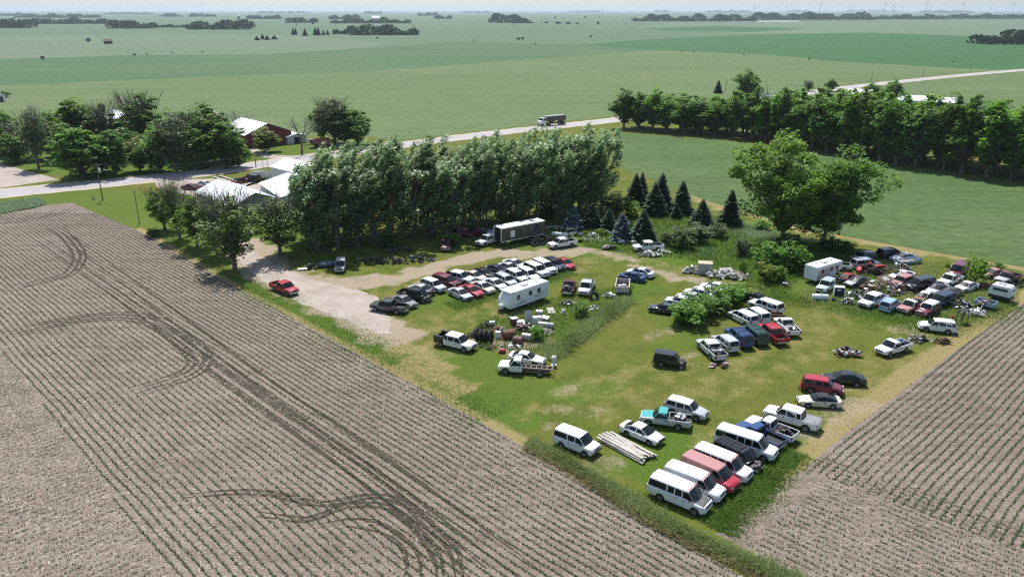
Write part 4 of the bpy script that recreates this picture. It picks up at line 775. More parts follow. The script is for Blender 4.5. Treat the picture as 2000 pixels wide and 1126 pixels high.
    if not nofront:
        parts.append(('bumper', MB().box((X(.03), 0, .5 if not pick else .56), (.16, fw, .2)).mesh('bumper', .04), 'bumper', None)); parts.append(('grille', MB().box((X(.03), 0, hood * .74), (.09, W * .5, hood * .17)).mesh('grille', .02), 'black', None))
        for sd in (1, -1): parts.append(('headlight', MB().box((X(.07), sd * W * .34, hood * .76), (.13, W * .2, .15)).mesh('headlight', .03), 'lamp', None))
    else:
        rr = random.Random(hash(kind) % 97); e = MB().box((X(s0 - .35), 0, .55), (.7, .62, .55)); e.tube((X(s0 - .8), -W * .38, .45), (X(s0 - .8), W * .38, .45), .06)
        for sd in (1, -1): e.tube((X(s0), sd * .5, .5), (X(s0 - .95), sd * .45, .45), .06); e.box((X(s0 - .3), sd * .62, .78), (.4, .3, .12))
        for k in range(9): e.box((X(s0 - rr.uniform(.05, .75)), rr.uniform(-.6, .6), rr.uniform(.6, .95)), (rr.uniform(.1, .35), rr.uniform(.1, .4), rr.uniform(.08, .25)), Matrix.Rotation(rr.uniform(-.6, .6), 3, 'Z'))
        parts.append(('engine', e.mesh('engine'), 'engine', None))
    if kind != 'chassis':
        parts.append(('bumper', MB().box((X(Ln - .03), 0, .52 if not pick else .58), (.16, fw, .2)).mesh('bumper', .04), 'bumper', None))
        for sd in (1, -1): parts.append(('tail_light', MB().box((X(Ln - .04), sd * W * .39, (deck if not (tall or pick) else belt) * .84), (.1, W * .13 if not pick else .14, .16 if not (tall or pick) else .32)).mesh('tail_light', .02), 'tail', None))
    for sd in (1, -1): parts.append(('mirror', MB().box((X(A + .42), sd * (W / 2 + .08), belt + .08), (.12, .2, .16)).mesh('mirror', .03), 'black', None))
    if pick and kind != 'chassis':
        b0, b1, bz, fl = D + .07, Ln - .05, belt + .02, .74; rows = []; ss = sorted({b0, b1, *[s for s in st_arch(a2, r, b0, b1)]}); rows2 = []
        for s in ss:
            wv, z0, zm, zs, zt = half(s); x = X(s); zm = z0 + .5 * (bz - .06 - z0); o = [(wv * .94, z0), (wv, zm), (wv * .985, bz - .03), (wv * .97, bz), (wv * .97 - .09, bz)]
            rows.append([(x, y, z) for y, z in o]); rows2.append([(x, wv * .97 - .09, bz - .004), (x, wv * .97 - .11, fl), (x, -wv * .97 + .11, fl), (x, -wv * .97 + .09, bz - .004)])
        m = MB().loft(rows, cap=False); m.loft([[(x, -y, z) for x, y, z in rw] for rw in rows], cap=False); m.box((X(b0 + .03), 0, (bz + fl) / 2 + .01), (.05, W * .9, bz - fl)); parts.append(('bed', m.mesh('bed', 0, 40), 'bed', None))
        parts.append(('bed_liner', MB().loft(rows2, cap=False).mesh('bed_liner'), 'liner', None))
        if 'nogate' not in extra: parts.append(('tailgate', MB().box((X(b1 + .01), 0, (bz + .6) / 2), (.07, W * .84, bz - .6)).mesh('tailgate', .015), 'bed', None))
        if 'topper' in extra: greenhouse(b0, b0 + .06, Ln - .22, Ln - .04, bz + .005, H - .02, W * .45, W * .45, W * .39, 'topper', 'roof', [b0, (b0 + Ln) / 2, Ln])
        if 'cover' in extra: parts.append(('bed_cover', MB().box((X((b0 + b1) / 2), 0, bz + .03), (b1 - b0, W * .9, .05)).mesh('bed_cover', .015), 'cover', None))
        if 'box' in extra:
            for sd in (1, -1): parts.append(('side_box', MB().box((X((b0 + b1) / 2), sd * W * .46, bz + .1), (b1 - b0 - .1, .34, .55)).mesh('side_box', .02), 'bed', None))
    if kind == 'chassis':
        m = MB()
        for sd in (1, -1): m.box((X((3.1 + Ln) / 2), sd * .43, .82), (Ln - 3.1, .08, .2))
        for s in np.linspace(3.4, Ln - .1, 6): m.box((X(s), 0, .82), (.07, .8, .12))
        parts.append(('frame_rails', m.mesh('frame_rails'), 'frame', None))
    if extra == 'rack':
        m = MB()
        for y in (-.55, -.2, .2, .55): m.box((X((B + C) / 2 + .1), y, H + .04), (C - B - .3, .04, .04))
        for s in (B + .4, (B + C) / 2, C - .2): m.box((X(s), 0, H + .045), (.05, 1.3, .05))
        parts.append(('roof_rack', m.mesh('roof_rack'), 'black', None))
    CAR[key] = parts; return parts
def st_arch(a, r, lo, hi):
    o = [a + r * 1.2 * math.cos(PI * k / 8) * .9999 for k in range(9)] + [a - r * 1.2 - .015, a + r * 1.2 + .015]; return [round(s, 4) for s in o if lo < s < hi]
def car(kind, col, zone, fx, fy, rx, ry, label, cat='car', name=None, nofront=False, extra='', tilt=(0, 0), zoff=0.0, group=None, rim=None, **roles):
    f = zat(zone, fx, fy, .7); b = zat(zone, rx, ry, .7); c = (f + b) / 2; ang = math.atan2(f.y - b.y, f.x - b.x)
    nm = name or {'van': 'cargo_van', 'xvan': 'passenger_van', 'astro': 'compact_van', 'minivan': 'minivan', 'suv': 'suv', 'bigsuv': 'suv', 'blazer': 'suv', 'wagon': 'station_wagon', 'coupe': 'coupe'}.get(kind, 'pickup_truck' if kind in PICK else 'sedan')
    t = empty(nm, (c.x, c.y, zoff), ang); t.rotation_euler = (tilt[0], tilt[1], ang)
    p = PAINT[col]; R = dict(body=p, roof=p, hood=None, glass=m_glass, black=m_black, bumper=m_chrome if kind in PICK or kind in ('van', 'xvan') else p, tyre=m_tyre, rim=rim or m_rim, lamp=m_lamp, tail=m_tail, under=m_under, engine=m_engine, bed=p, liner=m_dark, cover=m_black, frame=M('rust_tinted_rail', (.4, .29, .22), .8))
    for k, v in roles.items(): R[k] = PAINT[v] if isinstance(v, str) else v
    R['hood'] = R['hood'] or R['body']
    made = []
    for (n_, me, role, par) in car_meshes(kind, nofront, extra): made.append(obj(n_, me, R[role], t if par is None else made[par]))
    CARS.append((t, KIND[kind][0], KIND[kind][1])); tag(t, label, cat, group); return t
CARS = []
# two-tone roof with sun-peeled red over the windscreen
def peeled():
    m, t, b, o = nodes('peeled_white_roof'); co = texco(t); sx = N(t, 'ShaderNodeSeparateXYZ'); L(t, co, sx.inputs[0]); n = noise(t, co, 3.5, 5, .65)
    f = math_(t, 'MULTIPLY', ramp(t, math_(t, 'ADD', math_(t, 'MULTIPLY', sx.outputs[0], .5), math_(t, 'MULTIPLY', math_(t, 'SUBTRACT', n, .5), .9)), [(0.5, 0.0), (0.58, 1.0)]), .85)
    c = mixc(t, f, (.78, .78, .77), (.42, .16, .12)); L(t, c, b.inputs['Base Color']); b.inputs['Roughness'].default_value = .45; MATS['peeled'] = m; return m
m_peel = peeled()
V = car
G1 = 'vehicles of the left double row'; G2 = 'vehicles parked behind the hedge'; G3 = 'vans and trucks at the near corner'; G4 = 'wrecks in the far right group'; G5 = 'suvs and trucks of the middle row'
V('ext', 'dkgrey', '1', 140, 492, 395, 525, 'dark grey extended cab pickup at left end of the rows', 'pickup')
V('sedan', 'grey', '1', 465, 498, 305, 435, 'dark grey sedan right beside the dark grey pickup', 'car', group=G1)
V('crew', 'black', '1', 620, 445, 350, 395, 'black pickup with stripped front end in left rows', 'pickup', nofront=True, group=G1)
V('sedan', 'silver', '1', 640, 392, 445, 345, 'silver car without hood behind the black stripped pickup', 'car', nofront=True, group=G1)
V('suv', 'silver', '1', 730, 370, 545, 305, 'silver blue suv left of the dark red minivan', 'suv', group=G1, roof='white')
V('minivan', 'maroon', '1', 840, 325, 645, 272, 'dark red minivan in the left rows', 'minivan', group=G1)
V('crew', 'white', '1', 968, 292, 735, 245, 'white crew cab pickup with dark bed behind red sedan', 'pickup', group=G1, bed='black', extra='nogate')
V('sedan', 'cream', '1', 1050, 275, 900, 232, 'cream sedan right of the white pickup with dark bed', 'car', group=G1)
V('sedan', 'black', '1', 1150, 250, 970, 203, 'black sedan in back row behind cream sedan', 'car', group=G1)
V('sedan', 'navy', '1', 1300, 215, 1115, 170, 'dark navy sedan in the back row', 'car', group=G1)
V('sedan', 'silver', '1', 1345, 205, 1200, 158, 'silver sedan squeezed between navy sedan and white sedan', 'car', group=G1)
V('sedan', 'white', '1', 1400, 180, 1225, 135, 'white sedan farthest back in the rows', 'car', group=G1)
V('sedan', 'silver', '1', 935, 432, 790, 368, 'silver sedan at the left end of the front row', 'car', group=G1, bumper=m_black)
V('sedan', 'red', '1', 1035, 407, 880, 342, 'red sedan second in the front row', 'car', group=G1)
V('sedan', 'cream', '1', 1135, 378, 975, 312, 'off-white sedan right of red front row sedan', 'car', group=G1, roof='white')
V('sedan', 'white', '1', 1240, 352, 1075, 285, 'large white sedan fourth in the front row', 'car', group=G1)
V('wagon', 'silver', '1', 1325, 322, 1170, 252, 'silver wagon left of white suv in front row', 'car', group=G1)
V('suv', 'white', '1', 1415, 292, 1255, 222, 'white suv sixth in the front row', 'suv', group=G1)
V('suv', 'white', '1', 1508, 278, 1375, 215, 'small white suv seventh in the front row', 'suv', group=G1)
V('bigsuv', 'white', '1', 1588, 245, 1415, 172, 'large white suv with dark roof rails, eighth in front row', 'suv', group=G1)
V('bigsuv', 'white', '1', 1657, 220, 1495, 148, 'large white suv next to the dark navy suv', 'suv', group=G1)
V('suv', 'navy', '1', 1740, 195, 1590, 128, 'dark navy suv beside the red sedan end of row', 'suv', group=G1)
V('sedan', 'red', '1', 1822, 178, 1675, 112, 'bright red sedan at the right end of front row', 'car', group=G1)
V('reg', 'maroon', '2', 262, 275, 228, 372, 'dark red stripped pickup with junk filled bed seen from behind', 'pickup', extra='nogate')
V('ext', 'silver', '2', 355, 372, 408, 275, 'silver pickup facing the camera beside dark red pickup', 'pickup')
V('crew', 'white', '1', 985, 855, 660, 775, 'white dual cab work truck with black utility bed', 'pickup', bed='black', extra='box', bumper=m_black)
V('coupe', 'white', '1', 1575, 965, 1275, 915, 'white coupe behind the cab and chassis truck', 'car')
V('chassis', 'white', '1', 1172, 1010, 1665, 1045, 'white cab and chassis truck with bare frame rails', 'truck', name='chassis_truck')
V('ext', 'red', 'f', 579, 571, 532, 553, 'red pickup parked alone beside the gravel drive', 'pickup')
V('compact', 'blue', '2', 648, 222, 832, 252, 'blue hatch-backed coupe in front of a white sedan', 'car')
V('sedan', 'white', '2', 702, 187, 900, 222, 'white sedan behind the blue car in mid lot', 'car')
V('sedan', 'navy', '2', 912, 475, 1085, 500, 'navy sedan poking out left of the hedge', 'car', group=G2)
for i, (a_, b_, lb) in enumerate([(1120, 432, 'white car directly right of the navy sedan behind hedge'), (1195, 402, 'white car second behind the hedge from the left'), (1262, 367, 'white car third behind the hedge from the left'), (1330, 345, 'white car fourth behind the hedge, partly covered'), (1385, 322, 'white car rearmost behind the hedge')]):
    V(['sedan', 'compact', 'sedan', 'coupe', 'sedan'][i], 'white', '2', a_ - 85, b_ - 18, a_ + 85, b_ + 12, lb, 'car', group=G2)
V('sedan', 'black', '2', 1612, 382, 1772, 425, 'black sedan parked just right of the hedge', 'car', group=G2)
V('minivan', 'white', '2', 1540, 522, 1682, 592, 'white minivan nearest the blue suv', 'minivan', group=G5)
V('minivan', 'white', '2', 1645, 500, 1775, 575, 'white minivan with dark glass right of the other minivan', 'minivan', group=G5)
V('bigsuv', 'white', '2', 1726, 452, 1843, 492, 'white suv at the back behind the minivans', 'suv', group=G5)
V('ext', 'silver', '2', 1292, 748, 1428, 868, 'weathered silver pickup with junk in bed', 'pickup', group=G5, roof='white')
V('suv', 'silver', '2', 1412, 715, 1522, 795, 'silver suv between weathered pickup and blue suv', 'suv', group=G5)
V('bigsuv', 'blue', '2', 1512, 662, 1635, 765, 'dark blue suv with ribbed roof', 'suv', group=G5, extra='rack')
V('bigsuv', 'green', '2', 1630, 645, 1755, 745, 'dark green suv right of the blue suv', 'suv', group=G5, extra='rack')
V('crew', 'red', '2', 1762, 628, 1908, 742, 'red crew cab pickup with empty bed', 'pickup', group=G5)
V('reg', 'white', '2', 1882, 575, 1995, 680, 'white pickup with bed full of parts right of red pickup', 'pickup', group=G5)
V('blazer', 'black', '2', 1140, 905, 950, 882, 'dark square suv with missing hood alone in grass', 'suv', nofront=True, tilt=(0, .04))
V('astro', 'white', '4', 438, 545, 178, 445, 'white compact cargo van alone beside the weedy strip', 'van', extra='cargo3', bumper=m_black)
V('sedan', 'white', '4', 972, 475, 668, 350, 'white sedan beside the stack of boards', 'car', bumper=m_black)
V('reg', 'silver', '4', 822, 285, 1190, 335, 'silver pickup with teal hood and cab roof', 'pickup', roof='teal', hood='teal', extra='nogate')
V('suv', 'silver', '4', 1312, 275, 1028, 195, 'pale silver crossover beside the teal topped pickup', 'suv', roof='white')
V('van', 'white', '4', 1312, 995, 920, 835, 'white passenger van nearest camera with hood missing', 'van', name='passenger_van', roof=m_peel, hood=m_engine, group=G3)
V('van', 'white', '4', 1435, 892, 1045, 742, 'white cargo van second in the near row', 'van', extra='cargo', roof=m_peel, group=G3)
V('van', 'maroon', '4', 1535, 835, 1170, 672, 'red cargo van third in the near row', 'van', extra='cargo', roof='faded', group=G3, body='red', bumper=m_black)
V('van', 'white', '4', 1640, 757, 1258, 605, 'white van with peeled roof front right of the red van', 'van', extra='', roof=m_peel, group=G3)
V('bigsuv', 'black', '4', 1725, 682, 1440, 548, 'black suv without front end between two white vans', 'suv', nofront=True, extra='rack', group=G3)
V('xvan', 'white', '5', 1040, 895, 625, 762, 'long white van right of the black suv', 'van', extra='', group=G3)
V('reg', 'blue', '5', 770, 690, 1100, 835, 'dark blue pickup between long white van and white pickup', 'pickup', group=G3)
V('reg', 'white', '5', 862, 652, 1170, 772, 'white pickup with junk in bed beside dark blue pickup', 'pickup', group=G3)
V('crew', 'white', '5', 1015, 568, 1362, 672, 'white crew cab pickup with grey bed cover', 'pickup', extra='cover', cover=M('grey_vinyl', (.22, .22, .23), .7), group=G3)
V('coupe', 'cream', '5', 1240, 470, 1568, 488, 'champagne convertible with black soft top', 'car', roof=M('soft_top_fabric', (.03, .03, .032), .85), name='convertible')
V('suv', 'red', '5', 1570, 398, 1278, 352, 'red crossover between convertible and black sedan', 'suv', body='maroon')
V('sedan', 'black', '5', 1442, 300, 1750, 318, 'shiny black sedan right above the red crossover', 'car')
V('suv', 'silver', '6', 465, 492, 490, 405, 'grey suv facing the camera under the left poplars', 'suv', body='grey')
V('reg', 'maroon', '6', 1410, 338, 1410, 190, 'maroon pickup facing the camera under the poplars', 'pickup')
V('crew', 'white', '6', 1702, 250, 1880, 195, 'white pickup left of the semi trailer', 'pickup')
V('ext', 'ltblue', '6', 1790, 150, 1930, 110, 'grey blue pickup behind the white one by the trailer', 'pickup')
V('sedan', 'maroon', '6', 1500, 170, 1590, 150, 'dark red car in deep shade left of the trailer', 'car')
V('sedan', 'maroon', '6', 1630, 155, 1720, 140, 'dark red car in shade behind the white pickup', 'car')
V('ext', 'white', '7', 768, 262, 992, 228, 'white extended cab pickup right of the tyre heap', 'pickup')
V('ext', 'white', '7', 1508, 280, 1742, 268, 'white pickup in tall grass before the dark spruce', 'pickup')
# far right wrecks
V('reg', 'white', '3', 395, 200, 545, 205, 'white pickup cab behind the fifth wheel camper', 'pickup', group=G4)
V('bigsuv', 'silver', '3', 765, 185, 622, 200, 'silver suv seen from behind near red tractor', 'suv', group=G4)
V('wagon', 'dkgrey', '3', 620, 135, 770, 120, 'dark hatchback in the cottonwood shade', 'car', group=G4)
V('minivan', 'navy', '3', 975, 95, 845, 110, 'dark blue minivan farthest back beside the field', 'minivan', group=G4)
V('sedan', 'white', '3', 945, 140, 1090, 120, 'white car behind the pale blue boat-shaped car', 'car', group=G4)
V('coupe', 'red', '3', 485, 315, 620, 285, 'stripped red car shell beside camper', 'car', nofront=True, group=G4, glass=m_dark)
V('sedan', 'dkgrey', '3', 555, 350, 715, 305, 'dark sedan with crumpled silver hood', 'car', group=G4, hood='silver')
V('blazer', 'ptan', '3', 340, 400, 430, 338, 'pale teal old suv in front of the fifth wheel camper', 'suv', group=G4)
V('sedan', 'white', '3', 930, 290, 1080, 265, 'white hatchback behind the pink pickup', 'car', group=G4)
V('blazer', 'faded', '3', 930, 355, 1070, 315, 'faded red old suv beside rusty scrap', 'suv', group=G4)
V('bigsuv', 'black', '3', 1075, 375, 1230, 345, 'black suv right of the faded red old suv', 'suv', group=G4)
V('crew', 'white', '3', 690, 520, 850, 455, 'white crew cab pickup at front of the wrecks', 'pickup', group=G4, bumper=m_black)
V('suv', 'ltblue', '3', 960, 492, 858, 555, 'light blue suv with its rear to the camera', 'suv', group=G4)
V('reg', 'faded', '3', 985, 575, 1180, 490, 'faded red pickup with white roof and parts in bed', 'pickup', roof='white', group=G4)
V('blazer', 'faded', '3', 1150, 592, 1290, 515, 'maroon old suv with white roof', 'suv', body='maroon', roof='white', group=G4)
V('bigsuv', 'navy', '3', 1250, 520, 1385, 470, 'navy suv behind the maroon old suv', 'suv', group=G4)
V('sedan', 'faded', '3', 1120, 485, 1260, 425, 'brownish old sedan with white roof', 'car', roof='white', body='rust', group=G4)
V('sedan', 'grey', '3', 1215, 415, 1355, 358, 'grey sedan left of the tan car', 'car', group=G4, roof='navy', body='silver')
V('sedan', 'tan', '3', 1325, 445, 1470, 395, 'tan sedan with dark roof', 'car', roof='dkgrey', group=G4)
V('reg', 'white', '3', 1318, 345, 1488, 285, 'white pickup at the back right of the wrecks', 'pickup', group=G4)
V('coupe', 'white', '3', 1455, 388, 1605, 345, 'white sedan beside the slender bush', 'car', group=G4)
V('van', 'maroon', '3', 1425, 275, 1500, 225, 'dark red van behind the white pickup at right', 'van', group=G4, extra='cargo')
V('reg', 'maroon', '3', 1810, 320, 1925, 285, 'dark red roofed pickup at the far right', 'pickup', group=G4, body='silver')
V('sedan', 'faded', '3', 1700, 268, 1800, 255, 'faded car half hidden in bushes at right', 'car', group=G4)
V('suv', 'white', '3', 1148, 680, 1440, 712, 'clean white suv parked apart at the wreck group edge', 'suv')
V('reg', 'white', '3', 818, 900, 1052, 832, 'old white pickup with parts in bed, alone in grass', 'pickup')
V('compact', 'maroon', 'm', 525, 812, 605, 800, 'dark red car parked in the shed yard', 'car')
V('bigsuv', 'black', 'm', 610, 788, 690, 800, 'black suv parked in the shed yard', 'suv')
V('sedan', 'white', 'm', 170, 832, 275, 845, 'white car at the left of the shed yard', 'car')
V('sedan', 'maroon', 'm', 50, 860, 150, 870, 'dark car at far left of shed yard', 'car')

def rect_of(t, ln, wd):
    a = t.rotation_euler.z; e = Vector((math.cos(a), math.sin(a))) * (ln / 2 + .06); f = Vector((-math.sin(a), math.cos(a))) * (wd / 2 + .05); c = t.location.xy; return [c + e + f, c - e + f, c - e - f, c + e - f]
for it in range(40):                                   # parked cars do not overlap: ease them apart
    for i, (a, la, wa) in enumerate(CARS):
        for b, lb_, wb_ in CARS[i + 1:]:
            if (a.location - b.location).length > 7: continue
            A_, B_ = rect_of(a, la, wa), rect_of(b, lb_, wb_); best = None
            for Pq in (A_, B_):
                for k in range(2):
                    e = Pq[k + 1] - Pq[k]; n = Vector((-e.y, e.x)).normalized(); pa = [n.dot(q) for q in A_]; pb = [n.dot(q) for q in B_]; d = min(max(pa), max(pb)) - max(min(pa), min(pb))
                    if best is None or d < best[0]: best = (d, n)
            if best[0] > 0:
                n = best[1] if best[1].dot(a.location.xy - b.location.xy) > 0 else -best[1]; n = n * best[0] * .26; a.location.x += n.x; a.location.y += n.y; b.location.x -= n.x; b.location.y -= n.y

rg = np.random.default_rng(77); wp_ = []
for t, ln, wd in CARS:
    if t.location.y > 150: continue
    m = 110; k = rg.random(m); u = rg.uniform(-1, 1, m); sd = np.where(rg.random(m) < .5, -1, 1); lx = np.where(k < .7, u * ln / 2, sd * (ln / 2 + rg.uniform(-.1, .25, m))); ly = np.where(k < .7, sd * (wd / 2 + rg.uniform(-.2, .22, m)), u * wd / 2)
    a = t.rotation_euler.z; wp_.append(np.stack([t.location.x + lx * math.cos(a) - ly * math.sin(a), t.location.y + lx * math.sin(a) + ly * math.cos(a)], 1))
stuff(blades('weeds', np.concatenate(wp_), .08, .34, .05, mat_lush, 78, .5), 'uncut weeds standing around the parked vehicles', 'weeds')
# ================================================================ BUILDINGS, TRAILERS, POLES, JUNK
m_tin = M('white_tin_roof', (.76, .77, .78), .45, .05, .1, .4); m_siding = M('white_steel_siding', (.66, .68, .7), .55, .05, .12, .6); m_sidteal = M('grey_green_steel_siding', (.23, .29, .28), .5, .2, .12, .6); m_barn = M('red_barn_boards', (.2, .04, .035), .85, var=.35, vscale=1.2); m_dkdoor = M('dark_doorway', (.02, .02, .02), .9)
m_win = M('house_window', (.03, .04, .05), .15, var=.2, spec=.8); m_stripe = M('camper_stripe', (.05, .09, .15), .4); m_camper = M('camper_white', (.72, .74, .75), .4, 0, .06, .7); m_pole = M('weathered_pole', (.16, .12, .09), .9, var=.3); m_steel = M('galvanised_steel', (.45, .46, .47), .5, .4, .2); m_pink = M('faded_panel', (.5, .38, .36), .6); m_black_rib = M('dark_trailer_panel', (.10, .088, .072), .55, .15, .35, 1.2)
def gable(name, r0, r1, hw, eave, ridge, wall, roof, label, cat='shed', hw2=None, ov=.4, feats=()):
    """r0->r1 ridge in plan; hw left half-width, hw2 right; ribbed roof sheets; feats=(side,s0,s1,z0,z1,kind)"""
    hw2 = hw2 or hw; r0 = Vector((r0[0], r0[1], 0)); r1 = Vector((r1[0], r1[1], 0)); ln = (r1 - r0).length; ang = math.atan2((r1 - r0).y, (r1 - r0).x); t = empty(name, r0, ang)
    mb = MB().add([(0, -hw2, 0), (0, hw, 0), (0, hw, eave), (0, 0, ridge), (0, -hw2, eave)] + [(ln, -hw2, 0), (ln, hw, 0), (ln, hw, eave), (ln, 0, ridge), (ln, -hw2, eave)], [(4, 3, 2, 1, 0), (5, 6, 7, 8, 9), (0, 5, 9, 4), (1, 2, 7, 6)])
    obj('wall', mb.mesh('wall'), wall, t)
    for sd, w_ in ((1, hw), (-1, hw2)):
        k = (ridge - eave) / w_; n = max(4, int(ln / 1.8)); rp = MB()
        y1 = w_ + ov; rp.add([(-ov, 0, ridge + .05), (ln + ov, 0, ridge + .05), (ln + ov, sd * y1, ridge + .05 - k * y1), (-ov, sd * y1, ridge + .05 - k * y1), (-ov, 0, ridge + .13), (ln + ov, 0, ridge + .13), (ln + ov, sd * y1, ridge + .13 - k * y1), (-ov, sd * y1, ridge + .13 - k * y1)], [(0, 1, 2, 3), (4, 5, 6, 7), (0, 1, 5, 4), (1, 2, 6, 5), (2, 3, 7, 6), (3, 0, 4, 7)])
        ro = obj('roof', rp.mesh('roof'), roof, t); rb = MB()
        for i in range(n + 1):
            x = -ov + .05 + (ln + 2 * ov - .1) * i / n; a = Vector((x, sd * .02, ridge + .14)); b = Vector((x, sd * y1, ridge + .14 - k * y1)); rb.tube(a, b, .03, n=4)
        obj('roof_rib', rb.mesh('roof_rib'), roof, ro)
    for (side, s0, s1, z0, z1, kd) in feats:
        th = .06
        if side == 'e0': m = MB().box((-th / 2 - .01, (s0 + s1) / 2, (z0 + z1) / 2), (th, s1 - s0, z1 - z0))
        elif side == 'e1': m = MB().box((ln + th / 2 + .01, (s0 + s1) / 2, (z0 + z1) / 2), (th, s1 - s0, z1 - z0))
        else:
            y = hw + th / 2 + .01 if side == 'l' else -hw2 - th / 2 - .01; m = MB().box(((s0 + s1) / 2, y, (z0 + z1) / 2), (s1 - s0, th, z1 - z0))
        p_ = obj('door' if kd == 'door' else 'window', m.mesh(kd), m_dkdoor if kd == 'door' else m_win, t)
    tag(t, label, cat); return t
gable('steel_shed', (-53.9, 158.1), (-66.5, 171.6), 5.2, 4, 6, m_sidteal, m_tin, 'white roofed steel shed with grey green gable behind the ash trees', feats=[('e0', -1.6, 1.6, 0, 3, 'door'), ('l', 4, 5, 1.2, 2.2, 'window'), ('l', 9, 10, 1.2, 2.2, 'window')])
gable('steel_shed', (-44.6, 167), (-53.6, 181.5), 6.5, 3.8, 5.4, m_siding, m_tin, 'wide white roofed shed between the two others', hw2=7.5, feats=[('e0', 2, 4.5, 0, 2.8, 'door')])
gable('steel_shed', (-58.9, 200), (-46, 188), 4.6, 4.2, 5.8, m_siding, m_tin, 'white shed at the road end with sunless left wall', feats=[('e0', -1.5, 1.5, 0, 2.6, 'door')])
gable('barn', (-79.8, 254), (-93, 268.5), 8, 4.2, 7.2, m_barn, m_tin, 'red barn with white roof behind the farm lawn', 'barn', feats=[('e0', -2, 2, 0, 3.4, 'door'), ('e0', 3.5, 5, 1.2, 2.6, 'window'), ('l', 3, 4, 1, 2, 'window')])
gable('lean_to_shed', (-72, 259), (-78.5, 266), 3.4, 2.4, 3.2, m_siding, m_tin, 'low white annex right of the red barn', 'shed', feats=[('e0', -1, 1, 0, 2, 'door')])
gable('barn', (-137, 277), (-147, 289), 6.5, 4.5, 7.4, m_barn, m_tin, 'red barn with pale roof hidden in the left grove', 'barn', feats=[('e0', -1.5, 1.5, 0, 3, 'door')])
gable('steel_shed', (199, 350.5), (180, 365), 6.5, 3.6, 5.2, m_siding, m_tin, 'long white shed behind the right grove', feats=[('e0', -2, 2, 0, 3, 'door'), ('l', 4, 6, 0, 2.4, 'door')])
gable('farmhouse', (172, 377), (164, 384), 5, 4, 6.2, m_siding, m_tin, 'small white roofed house by the far road', 'house', feats=[('e0', -1, 0, 1, 2.4, 'window'), ('l', 2, 3, 1, 2.2, 'window')])
gable('farmhouse', (158, 314), (150, 322), 4.5, 4, 6, m_siding, M('grey_shingles', (.3, .31, .34), .8), 'grey roofed house half hidden in right grove', 'house', feats=[('e0', -1, 0, 1, 2.4, 'window')])
hp = at(1470, 212); gable('farmhouse', (hp.x, hp.y), (hp.x + 7, hp.y + 5), 4.5, 4.2, 6.6, m_siding, M('slate_shingles', (.22, .24, .28), .8), 'slate roofed house among right grove left half', 'house', feats=[('e0', -1, 0, 1, 2.4, 'window')])
fp = at(203, 86); gable('old_shed', (fp.x, fp.y), (fp.x + 9, fp.y + 5), 4, 3.5, 6, m_brown, m_brown, 'lone brown shed in the far left fields', 'shed', feats=[('e0', -1, 1, 0, 2.4, 'door')])
fp = at(0, 199); gable('steel_shed', (fp.x + 1, fp.y), (fp.x - 14, fp.y + 1), 3, 3, 4, m_siding, m_tin, 'white shed cut by the left picture edge', feats=[('e0', -1, 1, 0, 2.4, 'door')])
fp = at(727, 39); gable('barn', (fp.x, fp.y), (fp.x + 30, fp.y + 8), 14, 9, 16, m_siding, m_tin, 'tiny white barn far off near the plantation', 'barn', feats=[('e0', -3, 3, 0, 5, 'door')])
fp = at(468, 50); s_ = empty('silo', fp); obj('shaft', MB().lathe([(4, 0), (4, 24), (3.9, 24.4)], 14, 'Z').mesh('shaft', 0, 40), m_conc, s_); obj('dome', MB().lathe([(4, 24), (3.2, 26.5), (1.5, 28), (0, 28.3)], 14, 'Z').mesh('dome', 0, 40), m_white, s_); tag(s_, 'far silo with white dome in the left farmstead grove', 'silo')
# utility poles
def pole(u, v, vt, label, arm=True, lamp=False, r=.14):
    p = at(u, v); h = height_at(p, vt); t = empty('utility_pole', p, .6); obj('post', MB().tube((0, 0, -.3), (0, 0, h), r, r * .7, 8).mesh('post'), m_pole, t)
    if arm:
        c = obj('crossarm', MB().box((0, 0, h - .5), (2.0, .1, .12)).mesh('crossarm'), m_pole, t)
        for x in (-.9, 0, .9): obj('insulator', MB().lathe([(.05, 0), (.06, .08), (.03, .16)], 6, 'Z', (x, 0, h - .44)).mesh('insulator'), m_conc, c)
    if lamp: obj('transformer', MB().lathe([(0, 0), (.28, 0), (.28, .9), (.2, 1.0), (0, 1.0)], 10, 'Z', (.42, 0, h - 2.3)).mesh('transformer'), m_white, t); obj('lamp_arm', MB().tube((0, 0, h - 2), (1.5, -.6, h - 1.7), .05).box((1.5, -.6, h - 1.75), (.5, .25, .12)).mesh('lamp_arm'), m_steel, t)
    tag(t, label, 'utility pole'); return p, h
pp = [pole(201, 391, 318, 'power pole with white transformer and lamp arm by the road', True, True), pole(273, 438, 372, 'thin bare pole at corner of left field', False, False, .09)]
for u, v, vt, lb in [(1417, 178, 158, 'far pole behind right grove, left of road'), (1499, 178, 167, 'short far pole above right grove'), (1702, 158, 139, 'roadside pole nearest the long white shed'), (1802, 151, 135, 'roadside pole in middle of the far road'), (1894, 142, 127, 'roadside pole at right near the bright field'), (500, 326, 309, 'slim sign pole beside the shed yard'), (118, 91, 82, 'far left field pole'), (234, 87, 80, 'far pole right of the lone brown shed'), (327, 86, 78, 'far pole left of the conifers')]:
    pole(u, v, vt, lb, True, False, .15)
def wire(a, b, label):
    mb = MB(); k = 8; pts = [a + (b - a) * (i / k) + Vector((0, 0, -1.2 * math.sin(PI * i / k))) for i in range(k + 1)]
    for i in range(k): mb.tube(pts[i], pts[i + 1], .022, n=4, caps=False)
    tag(obj('power_line', mb.mesh('power_line'), m_black), label, 'power line')
a_ = pp[0][0] + Vector((0, 0, pp[0][1] - .3)); wire(a_, at(520, 300, 9), 'power line running right from the transformer pole'); wire(a_, at(-80, 330, 9), 'power line running left from the transformer pole')
